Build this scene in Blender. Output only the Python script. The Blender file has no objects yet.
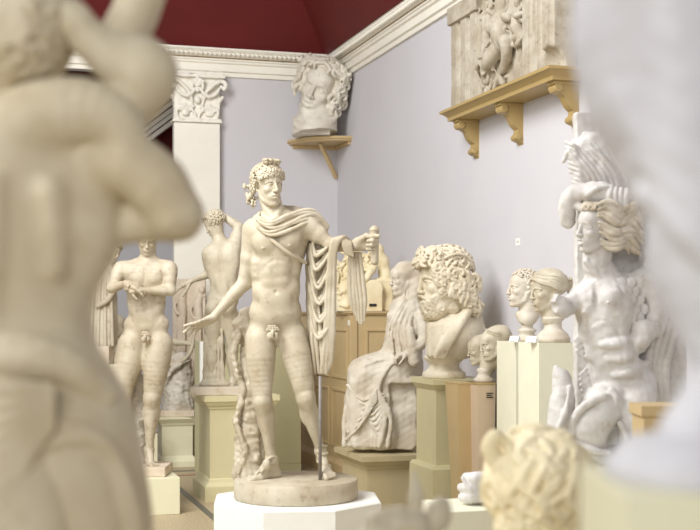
import bpy, bmesh, math, random, os
import numpy as np
from mathutils import Vector, Matrix, noise as mnoise

# ------------------------------------------------------------------ camera frame
TH = math.atan(0.302); CT, ST = math.cos(TH), math.sin(TH)
FPX, CX, HY, CAMZ = 1250.0, 350.0, 313.0, 1.65
scene = bpy.context.scene
COL = scene.collection

def W(px, py, D):
    X = (px - CX) / FPX * D
    return Vector((X * CT + D * ST, -X * ST + D * CT, CAMZ - (py - HY) / FPX * D))

# ------------------------------------------------------------------ materials
def new_mat(name):
    m = bpy.data.materials.new(name); m.use_nodes = True
    nt = m.node_tree; nt.nodes.clear()
    out = nt.nodes.new('ShaderNodeOutputMaterial'); b = nt.nodes.new('ShaderNodeBsdfPrincipled')
    nt.links.new(b.outputs[0], out.inputs[0])
    return m, nt, b

def plaster(name, c1, c2, c3, scale=3.0, rough=0.6, bump=0.25, patch=0.5, fine=60.0, bumpd=0.004):
    """aged plaster: base c1, broad mottling c2, brown blotches c3"""
    m, nt, b = new_mat(name); N = nt.nodes.new; L = nt.links.new
    tc = N('ShaderNodeTexCoord')
    n1 = N('ShaderNodeTexNoise'); n1.inputs['Scale'].default_value = scale; n1.inputs['Detail'].default_value = 6; n1.inputs['Roughness'].default_value = .6
    n2 = N('ShaderNodeTexNoise'); n2.inputs['Scale'].default_value = scale * 4.3; n2.inputs['Detail'].default_value = 8; n2.inputs['Roughness'].default_value = .7
    n3 = N('ShaderNodeTexNoise'); n3.inputs['Scale'].default_value = fine; n3.inputs['Detail'].default_value = 5
    for n in (n1, n2, n3): L(tc.outputs['Object'], n.inputs['Vector'])
    r1 = N('ShaderNodeValToRGB'); r1.color_ramp.elements[0].position = .38; r1.color_ramp.elements[1].position = .62
    L(n1.outputs['Fac'], r1.inputs[0])
    mx = N('ShaderNodeMix'); mx.data_type = 'RGBA'; mx.inputs['A'].default_value = (*c1, 1); mx.inputs['B'].default_value = (*c2, 1)
    L(r1.outputs['Color'], mx.inputs['Factor'])
    r2 = N('ShaderNodeValToRGB'); r2.color_ramp.elements[0].position = .54; r2.color_ramp.elements[1].position = .75
    L(n2.outputs['Fac'], r2.inputs[0])
    mu = N('ShaderNodeMath'); mu.operation = 'MULTIPLY'; mu.inputs[1].default_value = patch; L(r2.outputs['Color'], mu.inputs[0])
    mx2 = N('ShaderNodeMix'); mx2.data_type = 'RGBA'; L(mx.outputs['Result'], mx2.inputs['A']); mx2.inputs['B'].default_value = (*c3, 1)
    L(mu.outputs[0], mx2.inputs['Factor']); L(mx2.outputs['Result'], b.inputs['Base Color'])
    b.inputs['Roughness'].default_value = rough; b.inputs['Specular IOR Level'].default_value = .35
    bp = N('ShaderNodeBump'); bp.inputs['Strength'].default_value = bump; bp.inputs['Distance'].default_value = bumpd
    ad = N('ShaderNodeMath'); ad.operation = 'ADD'; L(n2.outputs['Fac'], ad.inputs[0]); L(n3.outputs['Fac'], ad.inputs[1])
    L(ad.outputs[0], bp.inputs['Height']); L(bp.outputs['Normal'], b.inputs['Normal'])
    return m

def paint(name, col, rough=.5, var=.04, scale=8, bump=.05, spec=.4):
    m, nt, b = new_mat(name); N = nt.nodes.new; L = nt.links.new
    tc = N('ShaderNodeTexCoord'); n = N('ShaderNodeTexNoise'); n.inputs['Scale'].default_value = scale; n.inputs['Detail'].default_value = 5
    L(tc.outputs['Object'], n.inputs['Vector'])
    r = N('ShaderNodeValToRGB')
    r.color_ramp.elements[0].color = (*[c * (1 - var) for c in col], 1); r.color_ramp.elements[1].color = (*[min(1, c * (1 + var)) for c in col], 1)
    r.color_ramp.elements[0].position = .35; r.color_ramp.elements[1].position = .65
    L(n.outputs['Fac'], r.inputs[0]); L(r.outputs[0], b.inputs['Base Color'])
    b.inputs['Roughness'].default_value = rough; b.inputs['Specular IOR Level'].default_value = spec
    n2 = N('ShaderNodeTexNoise'); n2.inputs['Scale'].default_value = 90; L(tc.outputs['Object'], n2.inputs['Vector'])
    bp = N('ShaderNodeBump'); bp.inputs['Strength'].default_value = bump; bp.inputs['Distance'].default_value = .002
    L(n2.outputs['Fac'], bp.inputs['Height']); L(bp.outputs['Normal'], b.inputs['Normal'])
    return m

def lin(r, g, b): return tuple(((c / 255) / 12.92 if c / 255 <= .04045 else ((c / 255 + .055) / 1.055) ** 2.4) for c in (r, g, b))

# ------------------------------------------------------------------ objects
def tag(o, label=None, cat=None, group=None, kind=None):
    if label: o['label'] = label
    if cat: o['category'] = cat
    if group: o['group'] = group
    if kind: o['kind'] = kind
    return o

def empty(name, loc, label=None, cat=None, group=None, rz=0.0):
    o = bpy.data.objects.new(name, None); COL.objects.link(o); o.location = loc; o.rotation_euler = (0, 0, rz)
    o.empty_display_size = .1
    return tag(o, label, cat, group)

def link_mesh(name, me, mat, parent=None, smooth=False):
    o = bpy.data.objects.new(name, me); COL.objects.link(o)
    if mat is not None:
        for m in (mat if isinstance(mat, (list, tuple)) else [mat]): me.materials.append(m)
    if parent is not None: o.parent = parent
    if smooth: me.polygons.foreach_set('use_smooth', np.ones(len(me.polygons), dtype=bool))
    return o

def obj_bm(name, bm, mat, parent=None, smooth=False):
    bmesh.ops.recalc_face_normals(bm, faces=bm.faces[:])
    me = bpy.data.meshes.new(name); bm.to_mesh(me); bm.free()
    return link_mesh(name, me, mat, parent, smooth)

def bbox(bm, x0, x1, y0, y1, z0, z1, bev=0.0, mi=0):
    """bevelled box"""
    t = bmesh.new()
    vs = [t.verts.new((x, y, z)) for x in (x0, x1) for y in (y0, y1) for z in (z0, z1)]
    for f in ((0, 1, 3, 2), (4, 6, 7, 5), (0, 4, 5, 1), (2, 3, 7, 6), (0, 2, 6, 4), (1, 5, 7, 3)): t.faces.new([vs[i] for i in f])
    if bev > 0: bmesh.ops.bevel(t, geom=t.edges[:], offset=bev, segments=2, profile=.6, affect='EDGES')
    merge(bm, t, mi)

def merge(bm, t, mi=0, M=None):
    if M is not None: bmesh.ops.transform(t, matrix=M, verts=t.verts[:])
    base = {}
    for v in t.verts: base[v] = bm.verts.new(v.co)
    for f in t.faces:
        try:
            nf = bm.faces.new([base[v] for v in f.verts]); nf.material_index = mi; nf.smooth = f.smooth
        except ValueError: pass
    t.free()

def rings(bm, loops, cap=True, mi=0, smooth=False):
    """loft between loops (lists of Vectors, same count)"""
    vl = [[bm.verts.new(p) for p in l] for l in loops]
    n = len(vl[0])
    for a, b in zip(vl, vl[1:]):
        for i in range(n):
            f = bm.faces.new((a[i], a[(i + 1) % n], b[(i + 1) % n], b[i])); f.material_index = mi; f.smooth = smooth
    if cap:
        bm.faces.new(vl[0][::-1]).material_index = mi; bm.faces.new(vl[-1]).material_index = mi

def rect_profile(bm, cx, cy, hx, hy, prof, mi=0):
    """prof: list of (extra offset, z): square moulded plinth"""
    rings(bm, [[Vector((cx + sx * (hx + e), cy + sy * (hy + e), z)) for sx, sy in ((-1, -1), (1, -1), (1, 1), (-1, 1))] for e, z in prof], mi=mi)

def lathe(bm, cx, cy, prof, n=48, mi=0, ph=0, smooth=True):
    rings(bm, [[Vector((cx + r * math.cos(ph + 2 * math.pi * i / n), cy + r * math.sin(ph + 2 * math.pi * i / n), z)) for i in range(n)] for r, z in prof], mi=mi, smooth=smooth)

# ------------------------------------------------------------------ sculpting field
V3 = lambda *a: np.array(a, dtype=np.float64)
def _n(v):
    v = np.asarray(v, float); return v / (np.linalg.norm(v) + 1e-12)

class Clay:
    """signed distance volume in a local frame: (x right, d away, y down), units = photo pixels at the thing's own distance"""
    def __init__(s, x, d, y, h=.7):
        s.lo = V3(x[0], d[0], y[0]); s.h = h
        s.n = [int(math.ceil((b - a) / h)) + 1 for a, b in (x, d, y)]
        s.F = np.full(s.n, 50.0, dtype=np.float32)
        s.ax = [(s.lo[i] + h * np.arange(s.n[i])).astype(np.float32) for i in range(3)]
        s.mir = None
    def _sl(s, lo, hi):
        r = []
        for i in range(3):
            a = max(0, int(math.floor((lo[i] - s.lo[i]) / s.h))); b = min(s.n[i], int(math.ceil((hi[i] - s.lo[i]) / s.h)) + 1)
            if b - a < 1: return None
            r.append(slice(a, b))
        return tuple(r)
    def _grid(s, sl):
        return (s.ax[0][sl[0]][:, None, None], s.ax[1][sl[1]][None, :, None], s.ax[2][sl[2]][None, None, :])
    def _mix(s, sl, d, k, cut=False):
        F = s.F[sl]
        if cut:
            d = -d
            if k > 0:
                hh = np.clip(k - np.abs(F - d), 0, None); F[...] = np.maximum(F, d) + hh * hh * (.25 / k)
            else: np.maximum(F, d, out=F)
        else:
            if k > 0:
                hh = np.clip(k - np.abs(F - d), 0, None); F[...] = np.minimum(F, d) - hh * hh * (.25 / k)
            else: np.minimum(F, d, out=F)
    def cap(s, a, b, ra, rb=None, k=2.0, cut=False, flat=None):
        """round tapered bar; flat=(normal, factor) squashes it along normal"""
        s._bars([np.asarray(a, float), np.asarray(b, float)], [ra, ra if rb is None else rb], k, cut, flat)
    def _bars(s, P, Rd, k, cut, flat):
        """chain of tapered bars, hard union inside the chain, soft union with the clay"""
        P = [np.asarray(p, float) for p in P]; m = max(Rd) + k + 2 * s.h
        big = s._sl(np.min(P, 0) - m, np.max(P, 0) + m)
        if big is None: return
        T = np.full([q.stop - q.start for q in big], 50.0, np.float32)
        for a, b, ra, rb in zip(P[:-1], P[1:], Rd[:-1], Rd[1:]):
            mm = max(ra, rb) + k + 2 * s.h
            sl = s._sl(np.minimum(a, b) - mm, np.maximum(a, b) + mm)
            if sl is None: continue
            X, D, Y = s._grid(sl); px, pd, py = X - a[0], D - a[1], Y - a[2]; v = b - a
            if flat is not None:
                nn, f = _n(flat[0]), flat[1] - 1
                q = (px * nn[0] + pd * nn[1] + py * nn[2]) * f
                px, pd, py = px + q * nn[0], pd + q * nn[1], py + q * nn[2]
                v = v + nn * (v @ nn) * f
            L2 = float(v @ v) + 1e-9
            t = np.clip((px * v[0] + pd * v[1] + py * v[2]) / L2, 0, 1)
            dd = np.sqrt((px - t * v[0]) ** 2 + (pd - t * v[1]) ** 2 + (py - t * v[2]) ** 2) - (ra + (rb - ra) * t)
            loc = tuple(slice(q.start - g.start, q.stop - g.start) for q, g in zip(sl, big))
            T[loc] = np.minimum(T[loc], dd)
        s._mix(big, T, k, cut)
    def tube(s, pts, rad, k=2.0, sub=4, cut=False, flat=None):
        pts = [np.asarray(p, float) for p in pts]
        if not hasattr(rad, '__len__'): rad = [rad] * len(pts)
        if len(pts) > 2 and sub > 1:
            P, R = [], []
            e = [2 * pts[0] - pts[1]] + pts + [2 * pts[-1] - pts[-2]]
            for i in range(len(pts) - 1):
                p0, p1, p2, p3 = e[i:i + 4]
                for j in range(sub):
                    t = j / sub
                    P.append(.5 * (2 * p1 + (p2 - p0) * t + (2 * p0 - 5 * p1 + 4 * p2 - p3) * t * t + (3 * p1 - p0 - 3 * p2 + p3) * t ** 3))
                    R.append(rad[i] + (rad[i + 1] - rad[i]) * t)
            P.append(pts[-1]); R.append(rad[-1])
        else: P, R = pts, list(rad)
        s._bars(P, R, k, cut, flat)
    def ell(s, c, r, k=2.0, rot=None, cut=False):
        """ellipsoid; rot = 3x3 whose rows are its own axes"""
        c = np.asarray(c, float); r = np.asarray(r if hasattr(r, '__len__') else (r, r, r), float)
        R = np.eye(3) if rot is None else np.asarray(rot, float)
        ext = np.sqrt(((R * r[:, None]) ** 2).sum(0)) + k + 2 * s.h
        sl = s._sl(c - ext, c + ext)
        if sl is None: return
        X, D, Y = s._grid(sl); x, d, y = X - c[0], D - c[1], Y - c[2]
        q = [(R[i, 0] * x + R[i, 1] * d + R[i, 2] * y) for i in range(3)]
        k0 = np.sqrt(sum((q[i] / r[i]) ** 2 for i in range(3))); k1 = np.sqrt(sum((q[i] / r[i] ** 2) ** 2 for i in range(3)))
        s._mix(sl, (k0 * (k0 - 1) / np.maximum(k1, 1e-6)).astype(np.float32), k, cut)
    def box(s, c, hf, k=1.0, rnd=1.0, rot=None, cut=False):
        c = np.asarray(c, float); hf = np.asarray(hf, float); R = np.eye(3) if rot is None else np.asarray(rot, float)
        ext = (np.abs(R) * hf[:, None]).sum(0) + k + 2 * s.h
        sl = s._sl(c - ext, c + ext)
        if sl is None: return
        X, D, Y = s._grid(sl); x, d, y = X - c[0], D - c[1], Y - c[2]
        q = [np.abs(R[i, 0] * x + R[i, 1] * d + R[i, 2] * y) - (hf[i] - rnd) for i in range(3)]
        dd = np.sqrt(sum(np.maximum(a, 0) ** 2 for a in q)) + np.minimum(np.maximum(np.maximum(q[0], q[1]), q[2]), 0) - rnd
        s._mix(sl, dd.astype(np.float32), k, cut)
    def half(s, p, nrm, k=0.0):
        """cut away everything on the side nrm points to"""
        p = np.asarray(p, float); nn = _n(nrm)
        sl = tuple(slice(0, n) for n in s.n); X, D, Y = s._grid(sl)
        dd = (X - p[0]) * nn[0] + (D - p[1]) * nn[1] + (Y - p[2]) * nn[2]
        s._mix(sl, (-dd).astype(np.float32), k, True)
    def warp(s, fn, lo=None, hi=None):
        """F += fn(x,d,y) near the surface"""
        lo = s.lo if lo is None else lo; hi = s.lo + s.h * np.array(s.n) if hi is None else hi
        sl = s._sl(lo, hi)
        if sl is None: return
        X, D, Y = s._grid(sl); s.F[sl] += fn(X, D, Y).astype(np.float32)
    def rough(s, amp, size, seed=0, lo=None, hi=None):
        """lumpy sum-of-waves roughness"""
        rs = np.random.RandomState(seed); W_ = []
        for _ in range(22):
            v = rs.randn(3); v = v / np.linalg.norm(v) * 2.2 / size * rs.uniform(.45, 1.5); W_.append((v, rs.rand() * 6.28))
        def fn(X, D, Y):
            t = 0
            for w, p in W_: t = t + np.sin((w[0] * X + w[1] * D + w[2] * Y + p).astype(np.float32))
            return t * amp / 3.6
        s.warp(fn, lo, hi)
    def mesh(s, name, sc, org):
        """surface nets; org = (x, d, y) that becomes the local origin"""
        F = s.F; F[0], F[-1], F[:, 0], F[:, -1], F[:, :, 0], F[:, :, -1] = (5.0,) * 6
        I = F < 0; nx, ny, nz = F.shape
        cnt = np.zeros((nx - 1, ny - 1, nz - 1), np.uint8)
        for a in (0, 1):
            for b in (0, 1):
                for c in (0, 1): cnt += I[a:nx - 1 + a, b:ny - 1 + b, c:nz - 1 + c]
        act = np.flatnonzero((cnt > 0) & (cnt < 8)); del cnt
        ci, cj, ck = np.unravel_index(act, (nx - 1, ny - 1, nz - 1))
        cor = {}
        for a in (0, 1):
            for b in (0, 1):
                for c in (0, 1): cor[a, b, c] = F[ci + a, cj + b, ck + c]
        acc = np.zeros((len(act), 3), np.float32); num = np.zeros(len(act), np.float32)
        keys = list(cor)
        for p in keys:
            for ax in range(3):
                if p[ax]: continue
                q = list(p); q[ax] = 1; q = tuple(q); f0, f1 = cor[p], cor[q]
                m = (f0 < 0) != (f1 < 0); t = np.where(m, f0 / np.where(m, f0 - f1, 1), 0)
                for i in range(3): acc[:, i] += m * ((t if i == ax else p[i]))
                num += m
        acc /= num[:, None]
        V = acc + np.stack([ci, cj, ck], 1); V = V * s.h + s.lo
        vid = np.full((nx - 1, ny - 1, nz - 1), -1, np.int32); vid.ravel()[act] = np.arange(len(act), dtype=np.int32)
        Q = []
        for ax in range(3):
            o1, o2 = [(1, 2), (2, 0), (0, 1)][ax]
            sh = [nx, ny, nz]
            A = [slice(1, -1)] * 3; B = [slice(1, -1)] * 3; A[ax] = slice(0, -1); B[ax] = slice(1, None)
            ia, ib = I[tuple(A)], I[tuple(B)]
            e = np.argwhere(ia != ib); sgn = ia[tuple(e.T)]
            off = np.ones(3, int); off[ax] = 0; e = e + off
            def cell(u, v):
                c = e.copy(); c[:, o1] -= u; c[:, o2] -= v; return vid[tuple(c.T)]
            q = np.stack([cell(1, 1), cell(0, 1), cell(0, 0), cell(1, 0)], 1)
            q[~sgn] = q[~sgn][:, ::-1]; Q.append(q)
        Q = np.concatenate(Q); Q = Q[(Q >= 0).all(1)]
        Vw = np.stack([(V[:, 0] - org[0]) * sc, (V[:, 1] - org[1]) * sc, (org[2] - V[:, 2]) * sc], 1).astype(np.float32)
        Q = Q[:, ::-1]           # handedness flips with the y axis
        me = bpy.data.meshes.new(name)
        me.vertices.add(len(Vw)); me.vertices.foreach_set('co', Vw.ravel())
        me.loops.add(Q.size); me.loops.foreach_set('vertex_index', Q.ravel().astype(np.int32))
        me.polygons.add(len(Q)); me.polygons.foreach_set('loop_start', np.arange(0, Q.size, 4, dtype=np.int32))
        me.polygons.foreach_set('use_smooth', np.ones(len(Q), bool))
        me.update(calc_edges=True); me.validate()
        s.F = None
        return me

class Frame:
    """oriented local frame in clay space; local axes: a = side, b = forward, c = up"""
    def __init__(s, o, fwd, up, sc):
        s.o = np.asarray(o, float); f = _n(fwd); u = np.asarray(up, float); u = _n(u - f * (u @ f)); s.r = np.cross(f, u)
        s.f, s.u, s.sc = f, u, sc
        s.R = np.stack([s.r, s.f, s.u])
    def __call__(s, a, b, c): return s.o + s.sc * (a * s.r + b * s.f + c * s.u)

def place(S, name, mat, root, sc, org):
    S.half((0, 0, org[2] - .15), (0, 0, 1))
    return link_mesh(name, S.mesh(name, sc, org), mat, root)
# ------------------------------------------------------------------ palette
M = {}
M['wall'] = paint('lavender_grey_wall_paint', lin(204, 202, 206), .75, .012, 2.0)
M['white'] = paint('cream_white_paint', lin(240, 236, 224), .5, .02, 4)
M['red'] = paint('deep_red_paint', lin(98, 24, 22), .7, .08, 1.5)
M['gold'] = paint('dark_gilt_line', lin(120, 92, 40), .5, .7, 60)
M['plA'] = plaster('cream_plaster', lin(203, 195, 174), lin(184, 172, 148), lin(144, 122, 94), 3.2, .5, .4, .62)
M['plB'] = plaster('warm_plaster', lin(200, 191, 170), lin(178, 164, 140), lin(134, 112, 86), 3.0, .52, .45, .75)
M['plC'] = plaster('pale_plaster', lin(218, 211, 196), lin(200, 188, 168), lin(170, 148, 118), 3.5, .6, .45, .6)
M['plG'] = plaster('greyish_plaster', lin(208, 202, 190), lin(184, 174, 158), lin(140, 124, 104), 4.0, .65, .35, .6)
M['plY'] = plaster('yellowed_plaster', lin(234, 222, 188), lin(222, 206, 166), lin(190, 164, 118), 4.0, .6, .3, .5)
M['plW'] = plaster('white_plaster', lin(218, 216, 212), lin(200, 195, 190), lin(168, 150, 128), 4.0, .55, .45, .65)
M['plP'] = plaster('pinkish_plaster', lin(222, 208, 188), lin(206, 190, 168), lin(178, 156, 130), 4.0, .6, .3, .5)
M['stone'] = plaster('weathered_relief_plaster', lin(188, 180, 164), lin(164, 153, 134), lin(120, 104, 82), 5.0, .7, .45, .7)
M['green'] = paint('sage_green_paint', lin(210, 202, 162), .45, .02, 6)
M['olive'] = paint('olive_cream_paint', lin(200, 196, 158), .5, .02, 6)
M['cream'] = paint('cream_paint', lin(226, 222, 192), .45, .02, 6)
M['pale'] = paint('pale_green_white_paint', lin(232, 230, 206), .45, .02, 6)
M['khaki'] = paint('khaki_paint', lin(192, 178, 142), .45, .03, 6)
M['tan'] = paint('tan_paint', lin(198, 174, 130), .5, .03, 6)
M['pinktan'] = paint('pinkish_tan_paint', lin(206, 186, 160), .5, .03, 6)
M['ochre'] = paint('ochre_brown_paint', lin(172, 148, 98), .45, .03, 6)
M['iron'] = paint('grey_iron', lin(130, 124, 118), .4, .1, 30)
M['black'] = paint('black_paint', lin(30, 30, 30), .5, .05, 20)
M['card'] = paint('white_card', lin(238, 238, 232), .6, .01, 20)
M['blackline'] = M['gold']
M['hairbrown'] = plaster('brown_tinted_plaster', lin(170, 150, 120), lin(140, 118, 88), lin(100, 78, 54), 5.0, .6, .3, .6)
M['plN'] = plaster('near_cream_plaster', lin(208, 197, 172), lin(192, 178, 150), lin(168, 148, 114), 6.0, .6, .15, .4, 40, .002)
M['plR'] = plaster('near_white_plaster', lin(207, 206, 210), lin(190, 188, 192), lin(160, 146, 134), 5.0, .6, .15, .35, 40, .002)
M['hairgrey'] = plaster('grey_tinted_plaster', lin(214, 206, 192), lin(184, 172, 152), lin(120, 104, 84), 5.0, .6, .3, .7)
M['plZ'] = plaster('light_cream_plaster', lin(226, 217, 196), lin(208, 196, 170), lin(164, 142, 110), 4.0, .55, .4, .6)
M['plH'] = plaster('light_grey_plaster', lin(224, 219, 206), lin(206, 199, 184), lin(170, 156, 134), 4.0, .6, .4, .55)
# ------------------------------------------------------------------ room
XR, YB = 4.19, 14.40
X0, Y0, ZT = -7.0, -3.0, 6.1
def room():
    # floor: speckled stone with inlaid bands
    m, nt, b = new_mat('speckled_terrazzo'); N = nt.nodes.new; L = nt.links.new
    tc = N('ShaderNodeTexCoord'); v = N('ShaderNodeTexNoise'); v.inputs['Scale'].default_value = 75; v.inputs['Detail'].default_value = 3
    v2 = N('ShaderNodeTexNoise'); v2.inputs['Scale'].default_value = 1.3
    L(tc.outputs['Object'], v.inputs['Vector']); L(tc.outputs['Object'], v2.inputs['Vector'])
    r = N('ShaderNodeValToRGB'); r.color_ramp.elements[0].position = .36; r.color_ramp.elements[1].position = .62
    r.color_ramp.elements[0].color = (*lin(128, 112, 86), 1); r.color_ramp.elements[1].color = (*lin(206, 190, 156), 1)
    L(v.outputs['Fac'], r.inputs[0])
    mx = N('ShaderNodeMix'); mx.data_type = 'RGBA'; mx.inputs['B'].default_value = (*lin(180, 160, 128), 1)
    mu = N('ShaderNodeMath'); mu.operation = 'MULTIPLY'; mu.inputs[1].default_value = .4; L(v2.outputs['Fac'], mu.inputs[0]); L(mu.outputs[0], mx.inputs['Factor'])
    L(r.outputs[0], mx.inputs['A']); L(mx.outputs['Result'], b.inputs['Base Color']); b.inputs['Roughness'].default_value = .45
    bm = bmesh.new(); bbox(bm, X0, XR + .2, Y0, YB + 3.2, -.2, 0)
    tag(obj_bm('floor', bm, m), kind='structure')
    dark = paint('dark_grey_inlay', lin(96, 94, 88), .4, .05, 20); redi = paint('red_inlay', lin(150, 98, 86), .4, .05, 20)
    bm = bmesh.new()
    bbox(bm, 1.83, 1.89, Y0, 12.2, 0, .002, mi=0)
    bbox(bm, X0, 1.89, 12.2, 12.26, 0, .002, mi=0); bbox(bm, X0, 3.2, 12.62, 12.70, 0, .002, mi=1); bbox(bm, X0, 3.2, 12.95, 13.05, 0, .002, mi=0); bbox(bm, X0, 3.2, 13.3, 13.45, 0, .002, mi=1)
    tag(obj_bm('trim_5', bm, [dark, redi]), kind='structure')
    # walls
    bm = bmesh.new(); bbox(bm, XR, XR + .2, Y0, YB + 3.2, 0, ZT)
    tag(obj_bm('wall_right', bm, M['wall']), kind='structure')
    bm = bmesh.new(); bbox(bm, 2.25, XR, YB, YB + .2, 0, ZT)
    tag(obj_bm('wall_back', bm, M['wall']), kind='structure')
    bm = bmesh.new(); bbox(bm, X0, 2.25, YB, YB + .2, 4.42, ZT); 
    tag(obj_bm('wall_lintel', bm, M['wall']), kind='structure')
    # farther room seen past the pilaster
    bm = bmesh.new(); bbox(bm, X0, XR, YB + 3.0, YB + 3.2, 0, 3.4); bbox(bm, X0, XR, YB + 3.0, YB + 3.2, 3.4, ZT, mi=1)
    tag(obj_bm('wall_far', bm, [M['wall'], M['red']]), kind='structure')
    # skirting
    for nm, b_ in (('baseboard_right', (XR - .03, XR, Y0, YB, 0, .22)), ('baseboard_back', (2.75, XR - .03, YB - .03, YB, 0, .22))):
        bm = bmesh.new(); bbox(bm, *b_, bev=.008); tag(obj_bm(nm, bm, M['white']), kind='structure')
    # entablature: (projection, z, material)
    prof = [(0, 4.405), (.03, 4.405), (.03, 4.45), (.055, 4.46), (.055, 4.475), (.045, 4.48), (.045, 4.545), (.07, 4.555), (.075, 4.575), (.09, 4.585), (.09, 4.60),
            (.092, 4.60), (.092, 4.612), (.11, 4.62), (.125, 4.635), (.14, 4.645), (.14, 4.68), (.16, 4.69), (.16, 4.71), (0, 4.71)]
    bandi = {10: 1, 11: 1}
    def cornice(nm, along_y):
        bm = bmesh.new()
        A, B = [], []
        for p, z in prof:
            if along_y: A.append(bm.verts.new((XR - p, Y0, z))); B.append(bm.verts.new((XR - p, YB - p, z)))
            else: A.append(bm.verts.new((X0, YB - p, z))); B.append(bm.verts.new((XR - p, YB - p, z)))
        n = len(prof)
        for i in range(n):
            j = (i + 1) % n; f = bm.faces.new((A[i], A[j], B[j], B[i])); f.material_index = bandi.get(i, 0)
        bm.faces.new(A); bm.faces.new(B[::-1])
        # beads, dentils, egg row
        L0, L1 = (5.0, YB - .25) if along_y else (1.2, XR - .25)
        def row(step, w, p0, p1, z0, z1, round_=False):
            t = L0
            while t < L1:
                if round_:
                    s = bmesh.new(); bmesh.ops.create_icosphere(s, subdivisions=1, radius=1)
                    c = (XR - p1, t, (z0 + z1) / 2) if along_y else (t, YB - p1, (z0 + z1) / 2)
                    sx = (w / 2) if not along_y else (p1 - p0); sy = (w / 2) if along_y else (p1 - p0)
                    for v in s.verts: v.co = (c[0] + v.co.x * sx, c[1] + v.co.y * sy, c[2] + v.co.z * (z1 - z0) / 2)
                    for f in s.faces: f.smooth = True
                    merge(bm, s)
                elif along_y: bbox(bm, XR - p1, XR - p0, t, t + w, z0, z1)
                else: bbox(bm, t, t + w, YB - p1, YB - p0, z0, z1)
                t += step
        row(.05, .036, .02, .058, 4.548, 4.572)
        row(.055, .044, .11, .145, 4.62, 4.665, True)
        row(.026, .018, .13, .152, 4.664, 4.685, True)
        return tag(obj_bm(nm, bm, [M['white'], M['blackline']]), kind='structure')
    cornice('trim_1', True); cornice('trim_2', False)
    # red cove above and flat ceiling margin
    a = .67
    bm = bmesh.new(); z0, z1 = 4.71, ZT + .0
    run = (z1 - z0) * a; p = .09
    def quad(*pts): bm.faces.new([bm.verts.new(q) for q in pts])
    t = .15
    for (P) in (0, 1):
        if P == 0: L_ = [(XR - p, Y0, z0), (XR - p, YB - p, z0), (XR - p - run, YB - p - run, z1), (XR - p - run, Y0, z1)]
        else: L_ = [(X0, YB - p, z0), (XR - p, YB - p, z0), (XR - p - run, YB - p - run, z1), (X0, YB - p - run, z1)]
        quad(*L_)
    for y0, y1 in ((Y0, YB),): pass
    bmesh.ops.remove_doubles(bm, verts=bm.verts[:], dist=1e-4)
    g = bmesh.ops.solidify(bm, geom=bm.faces[:], thickness=.08)
    tag(obj_bm('ceiling', bm, M['red']), kind='structure')
    bm = bmesh.new(); zz = ZT; xr, yb = XR - p - run, YB - p - run
    bbox(bm, xr - .5, XR + .2, Y0, YB + .2, zz, zz + .1); bbox(bm, X0, xr - .5, yb - .5, YB + 3.2, zz, zz + .1)
    tag(obj_bm('ceiling', bm, M['red']), kind='structure')

def pilaster():
    xc, hw, pr = 2.475, .265, .12
    root = empty('trim_3', (xc, YB, 0)); root['kind'] = 'structure'
    bm = bmesh.new()
    bbox(bm, -hw, hw, -pr, 0, .3, 3.84, .004); bbox(bm, -hw - .04, hw + .04, -pr - .04, 0, 0, .3, .012)
    obj_bm('shaft', bm, M['white'], root)
    # capital: clay, units cm
    S = Clay((-36, 36), (-30, .4), (-60, 4), .45)
    S.box((0, -6, -28), (26.5, 6, 28), 0, 1)
    S.box((0, -7, -1), (29, 8.5, 1.4), .5, .8); S.tube([(-27, -14, -3.5), (27, -14, -3.5)], 1.2, 1)
    S.box((0, -8, -53.5), (32, 10, 2), .5, .6); S.box((0, -8, -57), (30, 9, 1.6), .5, .6)
    for sx in (-1, 1):
        # corner volutes and their stalks
        S.tube([(sx * 6, -13, -20), (sx * 9, -16, -33), (sx * 18, -18, -43), (sx * 27, -18, -48), (sx * 32, -19, -44), (sx * 30, -19, -39), (sx * 27, -18, -42)], [1.6, 2, 2.2, 2.4, 2.6, 2.2, 1.6], 1.2)
        S.tube([(sx * 5, -14, -34), (sx * 6, -17, -43), (sx * 2, -18, -47), (sx * .8, -18, -42)], [1.2, 1.6, 1.8, 1.5], 1)
        # hanging garland
        S.tube([(sx * 2, -16, -40), (sx * 8, -17, -32), (sx * 15, -17, -30), (sx * 22, -17, -34), (sx * 26, -17, -41)], [1.2, 1.8, 2.2, 1.8, 1.2], 1)
        # palmette cups
        for j in range(-3, 4): S.cap((sx * 14, -13, -11), (sx * 14 + j * 2.6, -15.5 - abs(j) * -.3, -20 + abs(j) * 1.7), 1.0, 1.7, .6)
        S.ell((sx * 14, -13.5, -10), (5, 3, 3.2), 1)
        for j in range(-2, 3): S.cap((sx * 26.5, -9, -24), (sx * 26.5 + sx * 2.5, -9 + j * 2.5, -30), 1, 1.6, .7)
        S.tube([(sx * 1, -13, -4), (sx * 3, -15, -10), (sx * 7, -15, -15), (sx * 4, -15, -19)], [1.2, 1.5, 1.4, 1], .8)
        S.tube([(sx * 22, -13, -4), (sx * 24, -15, -12), (sx * 21, -15, -19)], [1.4, 1.6, 1], .8)
    for j in range(-2, 3): S.cap((0, -15, -40), (j * 3, -18, -51 + abs(j) * 2), 1.1, 1.9, .6)
    S.ell((0, -15, -37), (3, 3.5, 3), 1); S.ell((0, -15.5, -26), (3.2, 3, 4.5), 1)
    S.rough(.25, 4, 3)
    c = place(S, 'capital', M['white'], root, .01, (0, 0, 0)); c.location = (0, 0, 3.84)
    return root

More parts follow.
